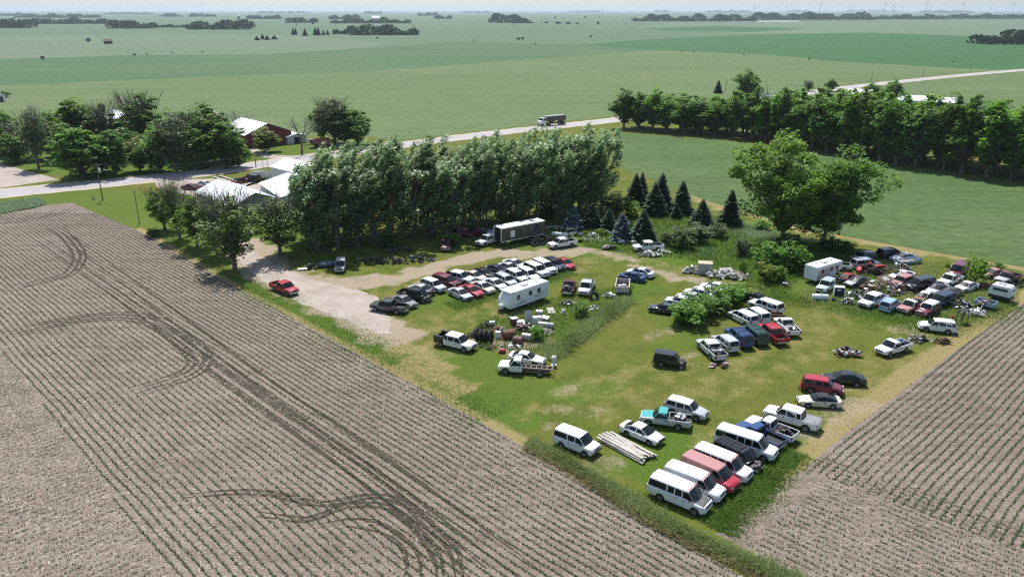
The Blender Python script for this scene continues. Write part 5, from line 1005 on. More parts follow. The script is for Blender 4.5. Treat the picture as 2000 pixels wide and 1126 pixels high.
for u, v, lb in [(181, 391, 'short dark fence post left of the power pole'), (185, 390, 'short dark post right beside another post')]: tag(obj('fence_post', MB().tube((0, 0, -.1), (0, 0, 1.1), .09, .08, 6).mesh('fence_post'), m_pole, None, at(u, v)), lb, 'post')
# wind turbines on the horizon
wtb = None
for i, (u, vt, d_) in enumerate(sorted([(1420, 8, 9500), (1474, 9, 9500), (1533, 3, 9000), (1590, 9, 10500), (1645, 2, 8600), (1660, 6, 10500), (1676, 10, 12000), (1717, 0.5, 8200), (1725, 6, 10500), (1780, 3, 9000), (1811, 9, 12000), (1828, 10, 12500), (1868, 2, 8800), (1880, 9, 12000), (1908, 7, 11000), (1966, 1.5, 8600)])):
    p = Vector(((u - 1000) / FPX * d_ * 1.06, d_, 0)); h = height_at(p, vt)
    if wtb is None:
        wtb = empty('wind_turbine', p); obj('tower', MB().tube((0, 0, 0), (0, 0, 80), 3.2, 2.0, 10).mesh('tower'), m_white, wtb); nc = obj('nacelle', MB().box((0, 1, 81.5), (3.6, 9, 3.6)).mesh('nacelle', .5), m_white, wtb)
        for k in range(3):
            a = .4 + k * 2 * PI / 3; dr = Vector((math.sin(a), 0, math.cos(a))); o = Vector((0, -4.5, 81.5)); obj('blade', MB().tube(o, o + dr * 12, 1.1, 1.7, 5).tube(o + dr * 12, o + dr * 38, 1.7, .4, 5).mesh('blade'), m_white, wtb)
        t = wtb
    else: t = dup(wtb, p)
    t.scale = (h / 100,) * 3; t.rotation_euler = (0, 0, .3 + .2 * (i % 3)); tag(t, f'white wind turbine on the horizon, {ORD[i]} from the left', 'wind turbine', 'wind turbines on the horizon')
struct(sheet('lake', pxs([(1425, 43.2), (1560, 43.0), (1560, 41), (1425, 41)]), 0.05, M('lake_water', (.25, .3, .33), .2)))
# highway grain truck
def grain_truck():
    a, b = at(1046, 247.5), at(1105, 241.5); d = (a - b); ang = math.atan2(d.y, d.x); t = empty('grain_truck', (a + b) / 2, ang)
    obj('cab', MB().prism([(3.4, -1.2, .9), (5.9, -1.2, .9), (5.9, -1.2, 1.9), (4.9, -1.2, 2.1), (4.6, -1.2, 3.1), (3.4, -1.2, 3.2)], (0, 2.4, 0)).mesh('cab', .08), PAINT['white'], t)
    obj('windshield', MB().box((4.8, 0, 2.6), (.08, 2.1, .8), Matrix.Rotation(-.3, 3, 'Y')).mesh('windshield'), m_glass, t)
    for sd in (1, -1): obj('side_window', MB().box((4.05, sd * 1.215, 2.55), (.8, .04, .7)).mesh('side_window'), m_glass, t)
    obj('hopper', MB().prism([(3.1, -1.25, 1.9), (3.1, -1.25, 3.5), (-6.4, -1.25, 3.5), (-6.4, -1.25, 1.9), (-5.0, -1.25, 1.0), (-3.2, -1.25, 1.9), (-1.2, -1.25, 1.9), (.2, -1.25, 1.0), (1.8, -1.25, 1.9)], (0, 2.5, 0)).mesh('hopper'), m_black_rib, t)
    obj('tarp', MB().box((-1.65, 0, 3.58), (9.6, 2.4, .14)).mesh('tarp', .05), M('grey_tarp', (.3, .32, .33), .7), t)
    for x in (5.1, 2.6, 1.4, -4.6, -5.8):
        for sd in (1, -1):
            w_ = obj('wheel', MB().lathe([(.3, -.15), (.5, -.15), (.52, 0), (.5, .15), (.3, .15)], 14, 'Y', (x, sd * 1.05, .52)).mesh('wheel'), m_tyre, t); obj('rim', MB().lathe([(0, sd * .1), (.3, sd * .14)], 10, 'Y', (x, sd * 1.05, .52)).mesh('rim'), m_rim, w_)
    obj('chassis', MB().box((-.5, 0, .85), (11, 1, .25)).mesh('chassis'), m_under, t); obj('bumper', MB().box((5.98, 0, .75), (.15, 2.3, .35)).mesh('bumper'), m_chrome, t); tag(t, 'white grain truck with black hopper driving along the road', 'truck')
grain_truck()
# travel trailers
def rv(name, c, ang, ln, wd, prof, wins, label, stripes=True, tongue=True, z0=.55, pinkband=False, ac=-.1):
    t = empty(name, c, ang)
    obj('shell', MB().prism([(x, -wd / 2, z) for x, z in prof], (0, wd, 0)).mesh('shell', .07, 35, 2), m_camper, t)
    top = max(z for _, z in prof); obj('roof', MB().box(((prof[0][0] * 0 + ac), 0, top + .012), (ln * .9, wd * .94, .03)).mesh('roof'), m_white, t); obj('air_conditioner', MB().box((ac, 0, top + .17), (1.1, .8, .28)).mesh('air_conditioner', .06), m_white, t)
    for k in (-.3, .28): obj('roof_vent', MB().box((ln * k, .2, top + .08), (.4, .4, .12)).mesh('roof_vent', .02), m_white, t)
    for sd in (1, -1):
        for (x, z, a, b) in wins:
            w_ = obj('window', MB().box((x, sd * (wd / 2 + .012), z), (a, .04, b)).mesh('window', .01), m_win, t); obj('frame', MB().box((x, sd * (wd / 2 + .006), z), (a + .08, .02, b + .08)).mesh('frame'), m_black, w_)
        if stripes:
            for (x0, zz0, x1, zz1, th) in [(-ln * .05, 1.25, ln * .3, 1.0, .10), (-ln * .36, 1.0, -ln * .05, 1.5, .08), (ln * .05, 1.1, ln * .42, .75, .06), (-ln * .42, 1.85, -ln * .12, 1.35, .12), (ln * .1, 1.9, ln * .3, 1.35, .06), (-ln * .47, 1.5, -ln * .2, 1.15, .07)]:
                m = MB().prism([(x0, sd * (wd / 2 + .004), zz0), (x1, sd * (wd / 2 + .004), zz1 - th / 2), ((x0 + x1) / 2, sd * (wd / 2 + .004), (zz0 + zz1) / 2 + th)], (0, sd * .008, 0)); obj('stripe', m.mesh('stripe'), m_stripe, t)
        if pinkband: obj('panel', MB().box((-ln * .22, sd * (wd / 2 + .004), 1.75), (ln * .5, .012, 1.5)).mesh('panel'), m_pink, t)
        for x in (-.45, .45):
            w_ = obj('wheel', MB().lathe([(.2, -.1), (.33, -.1), (.35, 0), (.33, .1), (.2, .1)], 14, 'Y', (x - ln * .06, sd * (wd / 2 - .12), .35)).mesh('wheel'), m_tyre, t); obj('rim', MB().lathe([(0, sd * .07), (.2, sd * .1)], 10, 'Y', (x - ln * .06, sd * (wd / 2 - .12), .35)).mesh('rim'), m_rim, w_)
    obj('chassis', MB().box((0, 0, z0 - .06), (ln * .96, wd * .8, .16)).mesh('chassis'), m_under, t)
    if tongue:
        fx = max(x for x, _ in prof); obj('tongue', MB().tube((fx - .4, .8, z0 - .05), (fx + 1.1, 0, z0 - .05), .06).tube((fx - .4, -.8, z0 - .05), (fx + 1.1, 0, z0 - .05), .06).tube((fx + .9, 0, z0), (fx + .9, 0, .02), .06).mesh('tongue'), m_black, t); obj('propane_cover', MB().box((fx + .35, 0, z0 + .38), (.5, .75, .7)).mesh('propane_cover', .1, 35, 2), m_white, t)
    tag(t, label, 'camper'); return t
a, b = Vector((-.4, 105.2, 0)), Vector((5.5, 110.9, 0)); dd = (b - a).normalized(); nn = Vector((-dd.y, dd.x, 0)); c = (a + b) / 2 + nn * 1.2
rv('travel_trailer', c, math.atan2(-dd.y, -dd.x), 8.6, 2.45, [(-4.3, .55), (-4.3, 3.05), (3.0, 3.05), (3.9, 2.2), (4.3, 1.4), (4.25, .8), (3.9, .55)], [(2.2, 2.05, .6, .62), (-.3, 2.1, .55, .62), (-2.1, 2.1, .62, .62)], 'white travel trailer with blue swoosh stripes in mid lot')
a, b = Vector((49.3, 117.4, 0)), Vector((54.9, 121.2, 0)); dd = (b - a).normalized(); nn = Vector((-dd.y, dd.x, 0)); c = (a + b) / 2 + nn * 1.25
rv('fifth_wheel_trailer', c, math.atan2(dd.y, dd.x), 6.8, 2.45, [(-3.4, .7), (-3.4, 3.0), (3.4, 3.0), (3.4, 1.5), (2.0, 1.5), (1.8, .7)], [(-1.9, 2.1, .5, .6), (.5, 2.1, .7, .6), (1.9, 2.1, .7, .6)], 'white fifth wheel camper with faded pink panel among wrecks', False, False, .75, True)
# small camper top on trailer
p = zat('3', 1805, 480); t = empty('slide_in_camper', p, math.radians(-48)); obj('shell', MB().prism([(-1.6, -1.05, .9), (-1.6, -1.05, 1.7), (-1.2, -1.05, 2.5), (1.2, -1.05, 2.5), (1.7, -1.05, 1.7), (1.5, -1.05, .9)], (0, 2.1, 0)).mesh('shell', .1, 35, 2), m_camper, t); obj('skirt', MB().box((0, 0, .68), (3.0, 2.04, .44)).mesh('skirt'), m_dark, t)
obj('window', MB().box((1.55, 0, 1.95), (.05, 1.4, .35), Matrix.Rotation(-.5, 3, 'Y')).mesh('window'), m_win, t)
for sd in (1, -1):
    obj('window', MB().box((0, sd * 1.062, 1.9), (2.0, .04, .4)).mesh('window'), m_win, t); obj('wheel', MB().lathe([(.12, -.1), (.33, -.1), (.35, 0), (.33, .1), (.12, .1)], 14, 'Y', (0, sd * .85, .35)).mesh('wheel'), m_tyre, t)
obj('roof_hatch', MB().box((-.2, .1, 2.56), (1.1, .6, .12)).mesh('roof_hatch', .02), m_steel, t); tag(t, 'small white and blue camper body at far right edge', 'camper')
# semi trailer
a, b = Vector((-2.0, 138.7, 0)), Vector((6.4, 144.6, 0)); dd = (b - a).normalized(); nn = Vector((-dd.y, dd.x, 0)); c = (a + b) / 2 + nn * 1.25; Ls = (b - a).length
t = empty('semi_trailer', c, math.atan2(-dd.y, -dd.x)); hx = Ls / 2
obj('floor', MB().box((0, 0, 1.1), (Ls, 2.4, .2)).mesh('floor'), m_dark, t); obj('roof', MB().box((0, 0, 3.62), (Ls + .04, 2.56, .1)).mesh('roof', .02), m_tin, t); obj('front_wall', MB().box((-hx + .04, 0, 2.38), (.08, 2.44, 2.36)).mesh('front_wall'), m_black_rib, t)
for sd in (1, -1):
    n = 10
    for i in range(n): obj('side_panel', MB().box((-hx + Ls * (i + .5) / n, sd * 1.22, 2.38), (Ls / n - .03, .06, 2.34)).box((-hx + Ls * (i + .5) / n, sd * 1.255, 2.38), (.06, .03, 2.3)).mesh('side_panel'), m_black_rib, t)
    obj('rail', MB().box((0, sd * 1.26, 3.52), (Ls, .04, .1)).box((0, sd * 1.26, 1.05), (Ls, .04, .12)).mesh('rail'), m_white, t); obj('door_post', MB().box((hx + .02, sd * 1.2, 2.38), (.1, .14, 2.6)).mesh('door_post'), m_white, t)
    for x in (-hx + 1.2, -hx + 2.4): obj('wheel', MB().lathe([(.2, -.25), (.5, -.25), (.52, 0), (.5, .25), (.2, .25)], 14, 'Y', (x, sd * .95, .52)).mesh('wheel'), m_tyre, t)
    obj('landing_leg', MB().box((hx - 1.6, sd * .8, .55), (.14, .14, 1.1)).mesh('landing_leg'), m_steel, t)
obj('patch_panel', MB().box((hx - 2.6, 1.275, 2.25), (.95, .03, 1.25)).mesh('patch_panel'), m_white, t); obj('patch_panel', MB().box((-hx + 1.9, 1.275, 2.5), (1.1, .03, 1.3)).mesh('patch_panel'), m_dark, t); tag(t, 'dark ribbed semi trailer with white roof and open end', 'trailer')
# tyres
tyre_me = MB().lathe([(.19, -.1), (.3, -.11), (.335, -.07), (.34, 0), (.335, .07), (.3, .11), (.19, .1), (.22, 0)], 14, 'Z', closed=True).mesh('tyre', 0, 50)
rnd = random.Random(3)
def tyre(p, rot, label, sc=1.0, group=None):
    o = obj('tyre', tyre_me, m_tyre, None, p); o.rotation_euler = rot; o.scale = (sc,) * 3; tag(o, label, 'tyre', group); return o
c = zat('7', 690, 235); ux = Vector((.82, .57, 0)); uy = Vector((-.57, .82, 0))
for i in range(95):
    a = rnd.uniform(-2.9, 2.9); b = rnd.gauss(0, .95); hh = max(0, 1.35 * (1 - (a / 3.2) ** 2) * (1 - min(1, abs(b) / 2.1))); p = c + ux * a + uy * b + Vector((0, 0, .12 + hh * rnd.uniform(.35, 1)))
    tyre(p, (rnd.uniform(-1.1, 1.1), rnd.uniform(-1.1, 1.1), rnd.uniform(0, 3)), 'worn black tyre lying in the big tyre heap by the semi trailer', 1, 'tyres of the big heap')
for i, (x, y) in enumerate([(640, 275), (665, 268), (625, 262)]):
    o = tyre(zat('7', x, y) + Vector((0, 0, .33)), (1.35, 0, .3 + i * .2), ['wheel with pale rim leaning at front of tyre heap', 'second pale rimmed wheel at the tyre heap front', 'dark wheel at left foot of the tyre heap'][i]); obj('rim', MB().lathe([(0, .05), (.19, .08)], 10, 'Z').mesh('rim'), m_rim, o)
# scrap
def scrap(name, zone, x, y, rx, ry, h, n, mats, label, cat='scrap', seed=1, ang=0.0, sz=1.0, bars=.4, p=None):
    r = random.Random(seed); c = zat(zone, x, y) if p is None else p; mb = MB()
    for i in range(n):
        a = r.uniform(0, 2 * PI); q = math.sqrt(r.random()); px_, py_ = rx * q * math.cos(a), ry * q * math.sin(a); top = h * (1 - q * q) + .1; z = r.uniform(.05, 1) * top; mi = r.randrange(len(mats)); rot = Matrix.Rotation(r.uniform(0, 6.28), 3, 'Z') @ Matrix.Rotation(r.gauss(0, .35), 3, 'X') @ Matrix.Rotation(r.gauss(0, .3), 3, 'Y')
        k = r.random()
        if k < bars: l = r.uniform(.5, 1.5) * sz; d = rot @ Vector((l / 2, 0, 0)); mb.tube(Vector((px_, py_, z + .06)) - d, Vector((px_, py_, z + .06)) + d, r.uniform(.025, .07), n=5, mi=mi)
        elif k < bars + .3: mb.box((px_, py_, z), (r.uniform(.25, .9) * sz, r.uniform(.2, .6) * sz, r.uniform(.03, .08)), rot, mi)
        elif k < bars + .48: mb.box((px_, py_, z), (r.uniform(.15, .45) * sz, r.uniform(.15, .4) * sz, r.uniform(.12, .35) * sz), rot, mi)
        else: d = rot @ Vector((0, .09 * sz, 0)); mb.tube(Vector((px_, py_, z)) - d, Vector((px_, py_, z)) + d, r.uniform(.1, .28) * sz, n=9, mi=mi)
    lo = min(v[2] for v in mb.v); o = obj(name, mb.mesh(name), list(mats), None, (c.x, c.y, c.z - min(lo, 0) * .6)); o.rotation_euler = (0, 0, ang); tag(o, label, cat); return o
SR = (m_rust, m_brown, m_dark, m_redp); SM = (m_dark, m_engine, m_alum, m_under); SW = (m_white, m_alum, m_conc, m_wood)
scrap('scrap_heap', '3', 850, 405, 3.6, 2.6, 1.7, 150, (m_rust, m_brown, m_dark, m_brown, m_rust, m_alum, m_pink), 'big rusty scrap heap in middle of the wrecks', seed=1, bars=.55, sz=1.25)
scrap('scrap_heap', '3', 620, 460, 1.8, 1.2, .9, 45, SM, 'dark scrap behind the white crew cab pickup', seed=2); scrap('engine_block', '3', 560, 512, 1.1, .9, .9, 40, (m_engine, m_alum, m_dark), 'greasy engine block lying left of the crew cab pickup', 'engine', 3, sz=.8, bars=.3)
scrap('scrap_heap', '3', 960, 225, 2.4, 1.4, 1.0, 60, (m_dark, m_engine, m_brown, m_alum), 'engine parts behind the red tractor', seed=4); scrap('scrap_heap', '3', 800, 275, 3.0, 1.4, .9, 50, (m_dark, m_brown, m_under), 'dark steel beams in front of the red tractor', seed=5, bars=.8, sz=1.5)
scrap('scrap_heap', '3', 1480, 535, 1.7, 1.1, 1.0, 60, SM, 'tangled engine parts right of the maroon suv', seed=6); scrap('scrap_heap', '3', 1600, 600, 2.2, .9, .6, 40, (m_steel, m_alum, m_dark, m_wood), 'grey beams lying by the right field edge', seed=7, bars=.75, sz=1.4)
scrap('scrap_heap', '3', 1930, 350, 2.6, 1.6, 1.7, 80, (m_dark, m_under, m_engine), 'black scrap stack at the right picture edge', seed=8, sz=1.2); scrap('scrap_heap', '3', 1700, 385, 1.8, 1.0, .7, 40, (m_rust, m_rust, m_redp, m_brown), 'orange rusty scrap left of the small camper', seed=9)
scrap('axle', '3', 1130, 815, 1.4, .8, .7, 26, SM, 'old axle and parts left of old tyre in dry grass', 'axle', 10); scrap('scrap_heap', '3', 1335, 830, 1.0, .7, .5, 30, (m_brown, m_dark, m_rust), 'small brown scrap pile by the field edge', seed=11)
tyre(zat('3', 1175, 815) + Vector((0, 0, .42)), (1.4, 0, .5), 'large tyre standing on the old axle', 1.3); tyre(zat('3', 448, 490) + Vector((0, 0, .12)), (0, 0, 0), 'lower tyre in a short stack by white tank', 1); tyre(zat('3', 448, 490) + Vector((0, 0, .34)), (.08, 0, 1), 'upper tyre in a short stack by white tank', 1)
scrap('scrap_heap', '3', 555, 925, 1.7, 1.1, .75, 36, (m_white, m_white, m_dark, m_rust), 'white wrecked front clip lying in the grass', 'wreck', 12, sz=1.35, bars=.2); scrap('scrap_heap', '3', 60, 370, .9, .6, .5, 26, SM, 'small dark junk pile in front of olive bush', seed=13)
scrap('truck_load', '3', 1000, 800, .9, .7, .35, 22, (m_dark, m_blue2, m_alum), 'parts heaped in the old white pickup bed', 'scrap', 14, p=zat('3', 990, 845, .8)); scrap('truck_load', '3', 110, 715, .8, .7, .45, 26, (m_dark, m_alum, m_white), 'parts heaped in the bed right of red pickup', 'scrap', 15, p=zat('2', 1965, 650, .8))
scrap('truck_load', '2', 1400, 840, .9, .7, .45, 30, (m_dark, m_engine, m_pink, m_alum), 'junk heaped in the weathered silver pickup', 'scrap', 16, p=zat('2', 1395, 835, .8)); scrap('truck_load', '5', 1110, 745, .9, .6, .4, 26, (m_dark, m_engine, m_brown), 'junk in the bed beside dark blue pickup', 'scrap', 17, p=zat('5', 1105, 740, .8))
scrap('truck_load', '2', 235, 345, .9, .7, .5, 30, (m_dark, m_alum, m_engine), 'junk piled in the dark red stripped pickup', 'scrap', 18, p=zat('2', 238, 340, .8)); scrap('truck_load', '3', 1130, 505, .8, .6, .5, 24, (m_dark, m_engine, m_tyre), 'parts in the faded red pickup bed', 'scrap', 19, p=zat('3', 1130, 510, .8))
scrap('truck_load', '1', 1520, 0, .7, .5, .3, 14, (m_white, m_alum), 'white odds and ends in the teal topped pickup bed', 'scrap', 20, p=zat('4', 1110, 305, .8))
scrap('scrap_heap', '2', 1440, 945, 1.3, .6, .3, 12, (m_conc, m_pink, m_brown), 'flat broken panels beside the weathered silver pickup', seed=21, bars=.15, sz=1.3)
# junk in the shade of the poplars
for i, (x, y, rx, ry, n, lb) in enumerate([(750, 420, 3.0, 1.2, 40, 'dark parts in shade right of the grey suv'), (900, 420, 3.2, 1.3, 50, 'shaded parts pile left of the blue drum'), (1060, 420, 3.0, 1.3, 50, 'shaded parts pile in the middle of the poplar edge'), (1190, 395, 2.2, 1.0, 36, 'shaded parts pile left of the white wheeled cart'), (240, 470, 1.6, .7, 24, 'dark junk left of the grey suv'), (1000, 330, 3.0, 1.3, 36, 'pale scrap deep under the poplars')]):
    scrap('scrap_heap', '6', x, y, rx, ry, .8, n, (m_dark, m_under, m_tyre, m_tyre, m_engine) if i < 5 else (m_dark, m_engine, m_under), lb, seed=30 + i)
for i, (x, y) in enumerate([(1262, 408), (1302, 408)]):
    o = tyre(zat('6', x, y) + Vector((0, 0, .33)), (1.5, 0, .5), ['left white wheel of pair at the shade edge', 'right white wheel of pair at the shade edge'][i]); obj('rim', MB().lathe([(0, -.05), (.2, -.1)], 10, 'Z').mesh('rim'), m_white, o); obj('rim', MB().lathe([(0, .05), (.2, .1)], 10, 'Z').mesh('rim'), m_white, o)
def hull(p, ang, ln, wd, col, label, cat='boat'):
    rows = []
    for s in np.linspace(0, 1, 9):
        w_ = wd / 2 * (1 - max(0, (s - .45) / .55) ** 2.2); x = ln * (s - .5); zz = .12 + .25 * max(0, s - .6); rows.append([(x, w_, .75 + .1 * s), (x, w_ * .8, zz + .12), (x, 0, zz), (x, -w_ * .8, zz + .12), (x, -w_, .75 + .1 * s)])
    t = empty('boat', p, ang); obj('hull', MB().loft(rows, cap=False).mesh('hull', 0, 50), col, t); obj('deck', MB().box((-ln * .1, 0, .55), (ln * .6, wd * .7, .05)).mesh('deck'), m_alum, t)
    for x in (-.25, .05): obj('bench', MB().box((ln * x, 0, .68), (.3, wd * .8, .06)).mesh('bench'), m_wood, t)
    tag(t, label, cat)
hull(zat('6', 375, 455), .3, 3.6, 1.4, M('blue_boat_paint', (.1, .2, .27), .5), 'blue grey rowing boat beside the grey suv'); hull(zat('3', 1065, 185), .25, 5.2, 1.9, M('pale_blue_hull', (.42, .5, .6), .4), 'pale blue open boat at back of the wrecks')
tag(obj('sheet_panel', MB().box((0, 0, .2), (1.6, .9, .1)).mesh('sheet_panel', .02), m_white, None, zat('6', 140, 485), .3), 'pale panel lying at the edge of the gravel drive', 'panel')
# red tractor
p = zat('3', 780, 262); t = empty('tractor', p, 0.35); obj('hood', MB().prism([(0, -.35, .8), (1.9, -.35, .75), (1.9, -.35, 1.25), (.2, -.35, 1.45), (0, -.35, 1.3)], (0, .7, 0)).mesh('hood', .06), m_redp, t)
for sd in (1, -1):
    w_ = obj('rear_wheel', MB().lathe([(.42, -.2), (.7, -.22), (.75, 0), (.7, .22), (.42, .2)], 18, 'Y', (-.5, sd * .85, .75)).mesh('rear_wheel'), m_tyre, t); obj('rim', MB().lathe([(0, 0), (.42, sd * .12)], 10, 'Y', (-.5, sd * .85, .75)).mesh('rim'), m_redp, w_); obj('front_wheel', MB().lathe([(.12, -.08), (.33, -.09), (.35, 0), (.33, .09), (.12, .08)], 14, 'Y', (1.6, sd * .5, .35)).mesh('front_wheel'), m_tyre, t); obj('fender', MB().box((-.5, sd * .8, 1.55), (.9, .35, .06)).mesh('fender', .02), m_redp, t)
obj('axle', MB().box((-.2, 0, .7), (1.2, 1.2, .4)).mesh('axle'), m_engine, t); obj('seat', MB().box((-.5, 0, 1.15), (.4, .45, .12)).box((-.7, 0, 1.35), (.1, .45, .35)).mesh('seat', .03), m_black, t); obj('steering_wheel', MB().lathe([(.18, 0), (.2, .02), (.22, 0), (.2, -.02)], 10, 'Z', (-.05, 0, 1.5), closed=True).mesh('steering_wheel'), m_black, t); tag(t, 'old red tractor among the back wrecks', 'tractor')
p = zat('3', 655, 262); t = empty('dismantled_machine', p, 1.0); obj('hood', MB().prism([(-1, -.4, .3), (1, -.4, .3), (1, -.4, .9), (.1, -.4, 1.15), (-1, -.4, .8)], (0, .8, 0)).mesh('hood', .1), m_redp, t); obj('grille', MB().box((1.02, 0, .6), (.06, .6, .4)).mesh('grille'), m_dark, t); tag(t, 'red dismantled machine body left of the tractor', 'machine')
# tank, appliance box, panel
t = empty('fuel_tank', zat('3', 338, 478), math.radians(-8)); obj('shell', MB().lathe([(0, -1.2), (.4, -1.18), (.46, -1.1), (.46, 1.1), (.4, 1.18), (0, 1.2)], 14, 'X', (0, 0, .46)).mesh('shell', 0, 40), m_camper, t); obj('filler', MB().lathe([(.2, 0), (.2, .08), (0, .09)], 10, 'Z', (.1, 0, .9)).mesh('filler'), m_steel, t)
for x in (-.8, .8): obj('cradle', MB().box((x, 0, .12), (.12, .8, .24)).mesh('cradle'), m_steel, t)
tag(t, 'white cylindrical tank lying in front of the wrecks', 'tank')
t = empty('box_body', zat('3', 492, 450), math.radians(-12)); obj('shell', MB().box((0, .35, .75), (1.55, .9, 1.5)).mesh('shell', .05), m_camper, t); obj('opening', MB().box((0, -.115, .74), (1.35, .05, 1.3)).mesh('opening'), m_dkdoor, t); obj('window', MB().box((-.1, -.15, 1.05), (.55, .03, .25)).mesh('window'), m_white, t); tag(t, 'white box body standing on end with dark opening', 'truck cap')
t = obj('flat_panel', MB().box((0, 0, .5), (2.4, 2.0, .08), Matrix.Rotation(.3, 3, 'X')).box((.1, 0, .57), (1.2, 1.0, .04), Matrix.Rotation(.3, 3, 'X'), 1).mesh('flat_panel'), [m_brown, m_conc], None, zat('3', 865, 335), .5); tag(t, 'brown tilted panel with pale centre on the scrap heap', 'panel')
t = empty('steel_stand', zat('3', 1490, 665), .5)
for x, y in ((-.8, -.4), (.8, -.4), (-.8, .4), (.8, .4)): obj('leg', MB().tube((x, y, 0), (x * .8, y * .8, 1.9), .05).mesh('leg'), m_dark, t)
obj('frame', MB().box((0, 0, 1.9), (1.6, .9, .08)).box((0, 0, 1.0), (1.5, .06, .06)).mesh('frame'), m_dark, t); tag(t, 'dark steel stand by the clean white suv', 'stand')
t = obj('gas_bottle', MB().lathe([(0, 0), (.16, 0), (.16, .8), (.1, .95), (.05, 1.0), (0, 1.02)], 10, 'Z').mesh('gas_bottle', 0, 40), M('orange_red_paint', (.6, .08, .03), .5), None, zat('3', 1415, 655)); tag(t, 'orange red bottle standing behind the clean white suv', 'bottle')
# truck boxes / small trailers
def box_trailer(name, p, ang, ln, wd, h, z0, wall, inner, label, cat='trailer', wheels=True):
    t = empty(name, p, ang)
    for sd in (1, -1): obj('side', MB().box((0, sd * wd / 2, z0 + h / 2), (ln, .08, h)).box((0, sd * wd / 2, z0 + h), (ln + .06, .14, .06)).mesh('side'), wall, t)
    for x in (-ln / 2, ln / 2): obj('end_gate', MB().box((x, 0, z0 + h / 2 - .02), (.08, wd - .1, h - .04)).mesh('end_gate'), wall, t)
    obj('floor', MB().box((0, 0, z0), (ln - .1, wd - .1, .06)).mesh('floor'), inner, t)
    if wheels:
        for sd in (1, -1): w_ = obj('wheel', MB().lathe([(.15, -.1), (.33, -.1), (.35, 0), (.33, .1), (.15, .1)], 14, 'Y', (0, sd * (wd / 2 - .05), .35)).mesh('wheel'), m_tyre, t); obj('rim', MB().lathe([(0, sd * .07), (.15, sd * .1)], 10, 'Y', (0, sd * (wd / 2 - .05), .35)).mesh('rim'), m_rim, w_)
        obj('tongue', MB().tube((ln / 2, 0, z0 - .05), (ln / 2 + 1, 0, .4), .05).mesh('tongue'), m_dark, t)
    tag(t, label, cat); return t
box_trailer('pickup_box_trailer', zat('3', 1680, 545), math.radians(-50), 2.6, 1.8, .55, .6, PAINT['ltblue'], m_dark, 'pale blue pickup box trailer loaded with junk'); scrap('trailer_load', '3', 1690, 500, .9, .6, .6, 30, (m_pink, m_rust, m_white, m_dark), 'junk heaped in the pale blue box trailer', 'scrap', 40, p=zat('3', 1682, 515, .75))
box_trailer('farm_wagon', zat('2', 662, 360), math.radians(80), 4.2, 2.1, .9, .7, m_wood, m_brown, 'weathered open farm wagon with white tank inside', 'wagon'); t = empty('water_tank', zat('2', 655, 330, .8), .4); obj('shell', MB().lathe([(0, -.7), (.3, -.68), (.32, -.6), (.32, .6), (.3, .68), (0, .7)], 12, 'X', (0, 0, .35)).mesh('shell', 0, 40), m_white, t); obj('cap', MB().lathe([(.1, 0), (.1, .06), (0, .07)], 8, 'Z', (0, 0, .66)).mesh('cap'), m_black, t); tag(t, 'white tank lying in the farm wagon', 'tank')
box_trailer('small_trailer', zat('2', 1866, 570), math.radians(-10), 1.7, 1.0, .35, .5, m_rust, m_brown, 'small rusty trailer behind the red crew cab pickup')
box_trailer('cargo_trailer', zat('m', 738, 800), .9, 2.6, 1.8, 1.6, .6, m_siding, m_siding, 'white box trailer in the shed yard'); 
# dock planks, sign frame and tank in the shed yard
t = empty('plank_frame', zat('m', 400, 795), -.75)
for y in (-.9, .9): obj('plank', MB().box((0, y, .3), (7, .5, .12)).mesh('plank'), m_wood, t)
for x in (-2.5, 0, 2.5): obj('crossbar', MB().box((x, 0, .2), (.15, 2.2, .1)).mesh('crossbar'), m_rust, t)
tag(t, 'two long planks on a frame beside the road verge', 'frame')
t = empty('sign_frame', zat('m', 800, 760), .7)
for x in (-.7, .7): obj('post', MB().tube((x, 0, 0), (x, 0, 7), .07).mesh('post'), m_steel, t)
for z in (3.0, 5.2, 6.9): obj('crossbar', MB().box((0, 0, z), (1.4, .08, .08)).mesh('crossbar'), m_steel, t)
tag(t, 'tall open steel sign frame by the road end shed', 'frame')
t = empty('board_screen', zat('m', 808, 790), -.5); 
for i in range(6): obj('board', MB().box((-1.5 + i * .6, 0, .95), (.55, .05, 1.9)).mesh('board'), m_siding, t)
tag(t, 'pale board screen beside the road end shed', 'fence')
# red farm machinery under the trees
t = empty('grain_cart', zat('m', 1290, 505), .35); obj('hopper', MB().prism([(-3, -1.3, 1.2), (-3.3, -1.3, 2.8), (3.3, -1.3, 2.8), (3, -1.3, 1.2), (1, -1.3, .7), (-1, -1.3, .7)], (0, 2.6, 0)).mesh('hopper'), PAINT['maroon'], t); obj('tongue', MB().tube((-3, 0, 1), (-6, 0, .8), .15).mesh('tongue'), PAINT['maroon'], t)
for sd in (1, -1):
    for x in (-1, 1): obj('wheel', MB().lathe([(.2, -.2), (.6, -.2), (.65, 0), (.6, .2), (.2, .2)], 14, 'Y', (x, sd * 1.3, .65)).mesh('wheel'), m_tyre, t)
tag(t, 'dark red grain cart parked under the roadside clump', 'farm machine')
scrap('farm_parts', 'm', 1500, 500, 2.5, 1.5, 1.3, 40, (m_dark, m_steel, m_white), 'parked implements right of the dark red grain cart', 'farm machine', 41)
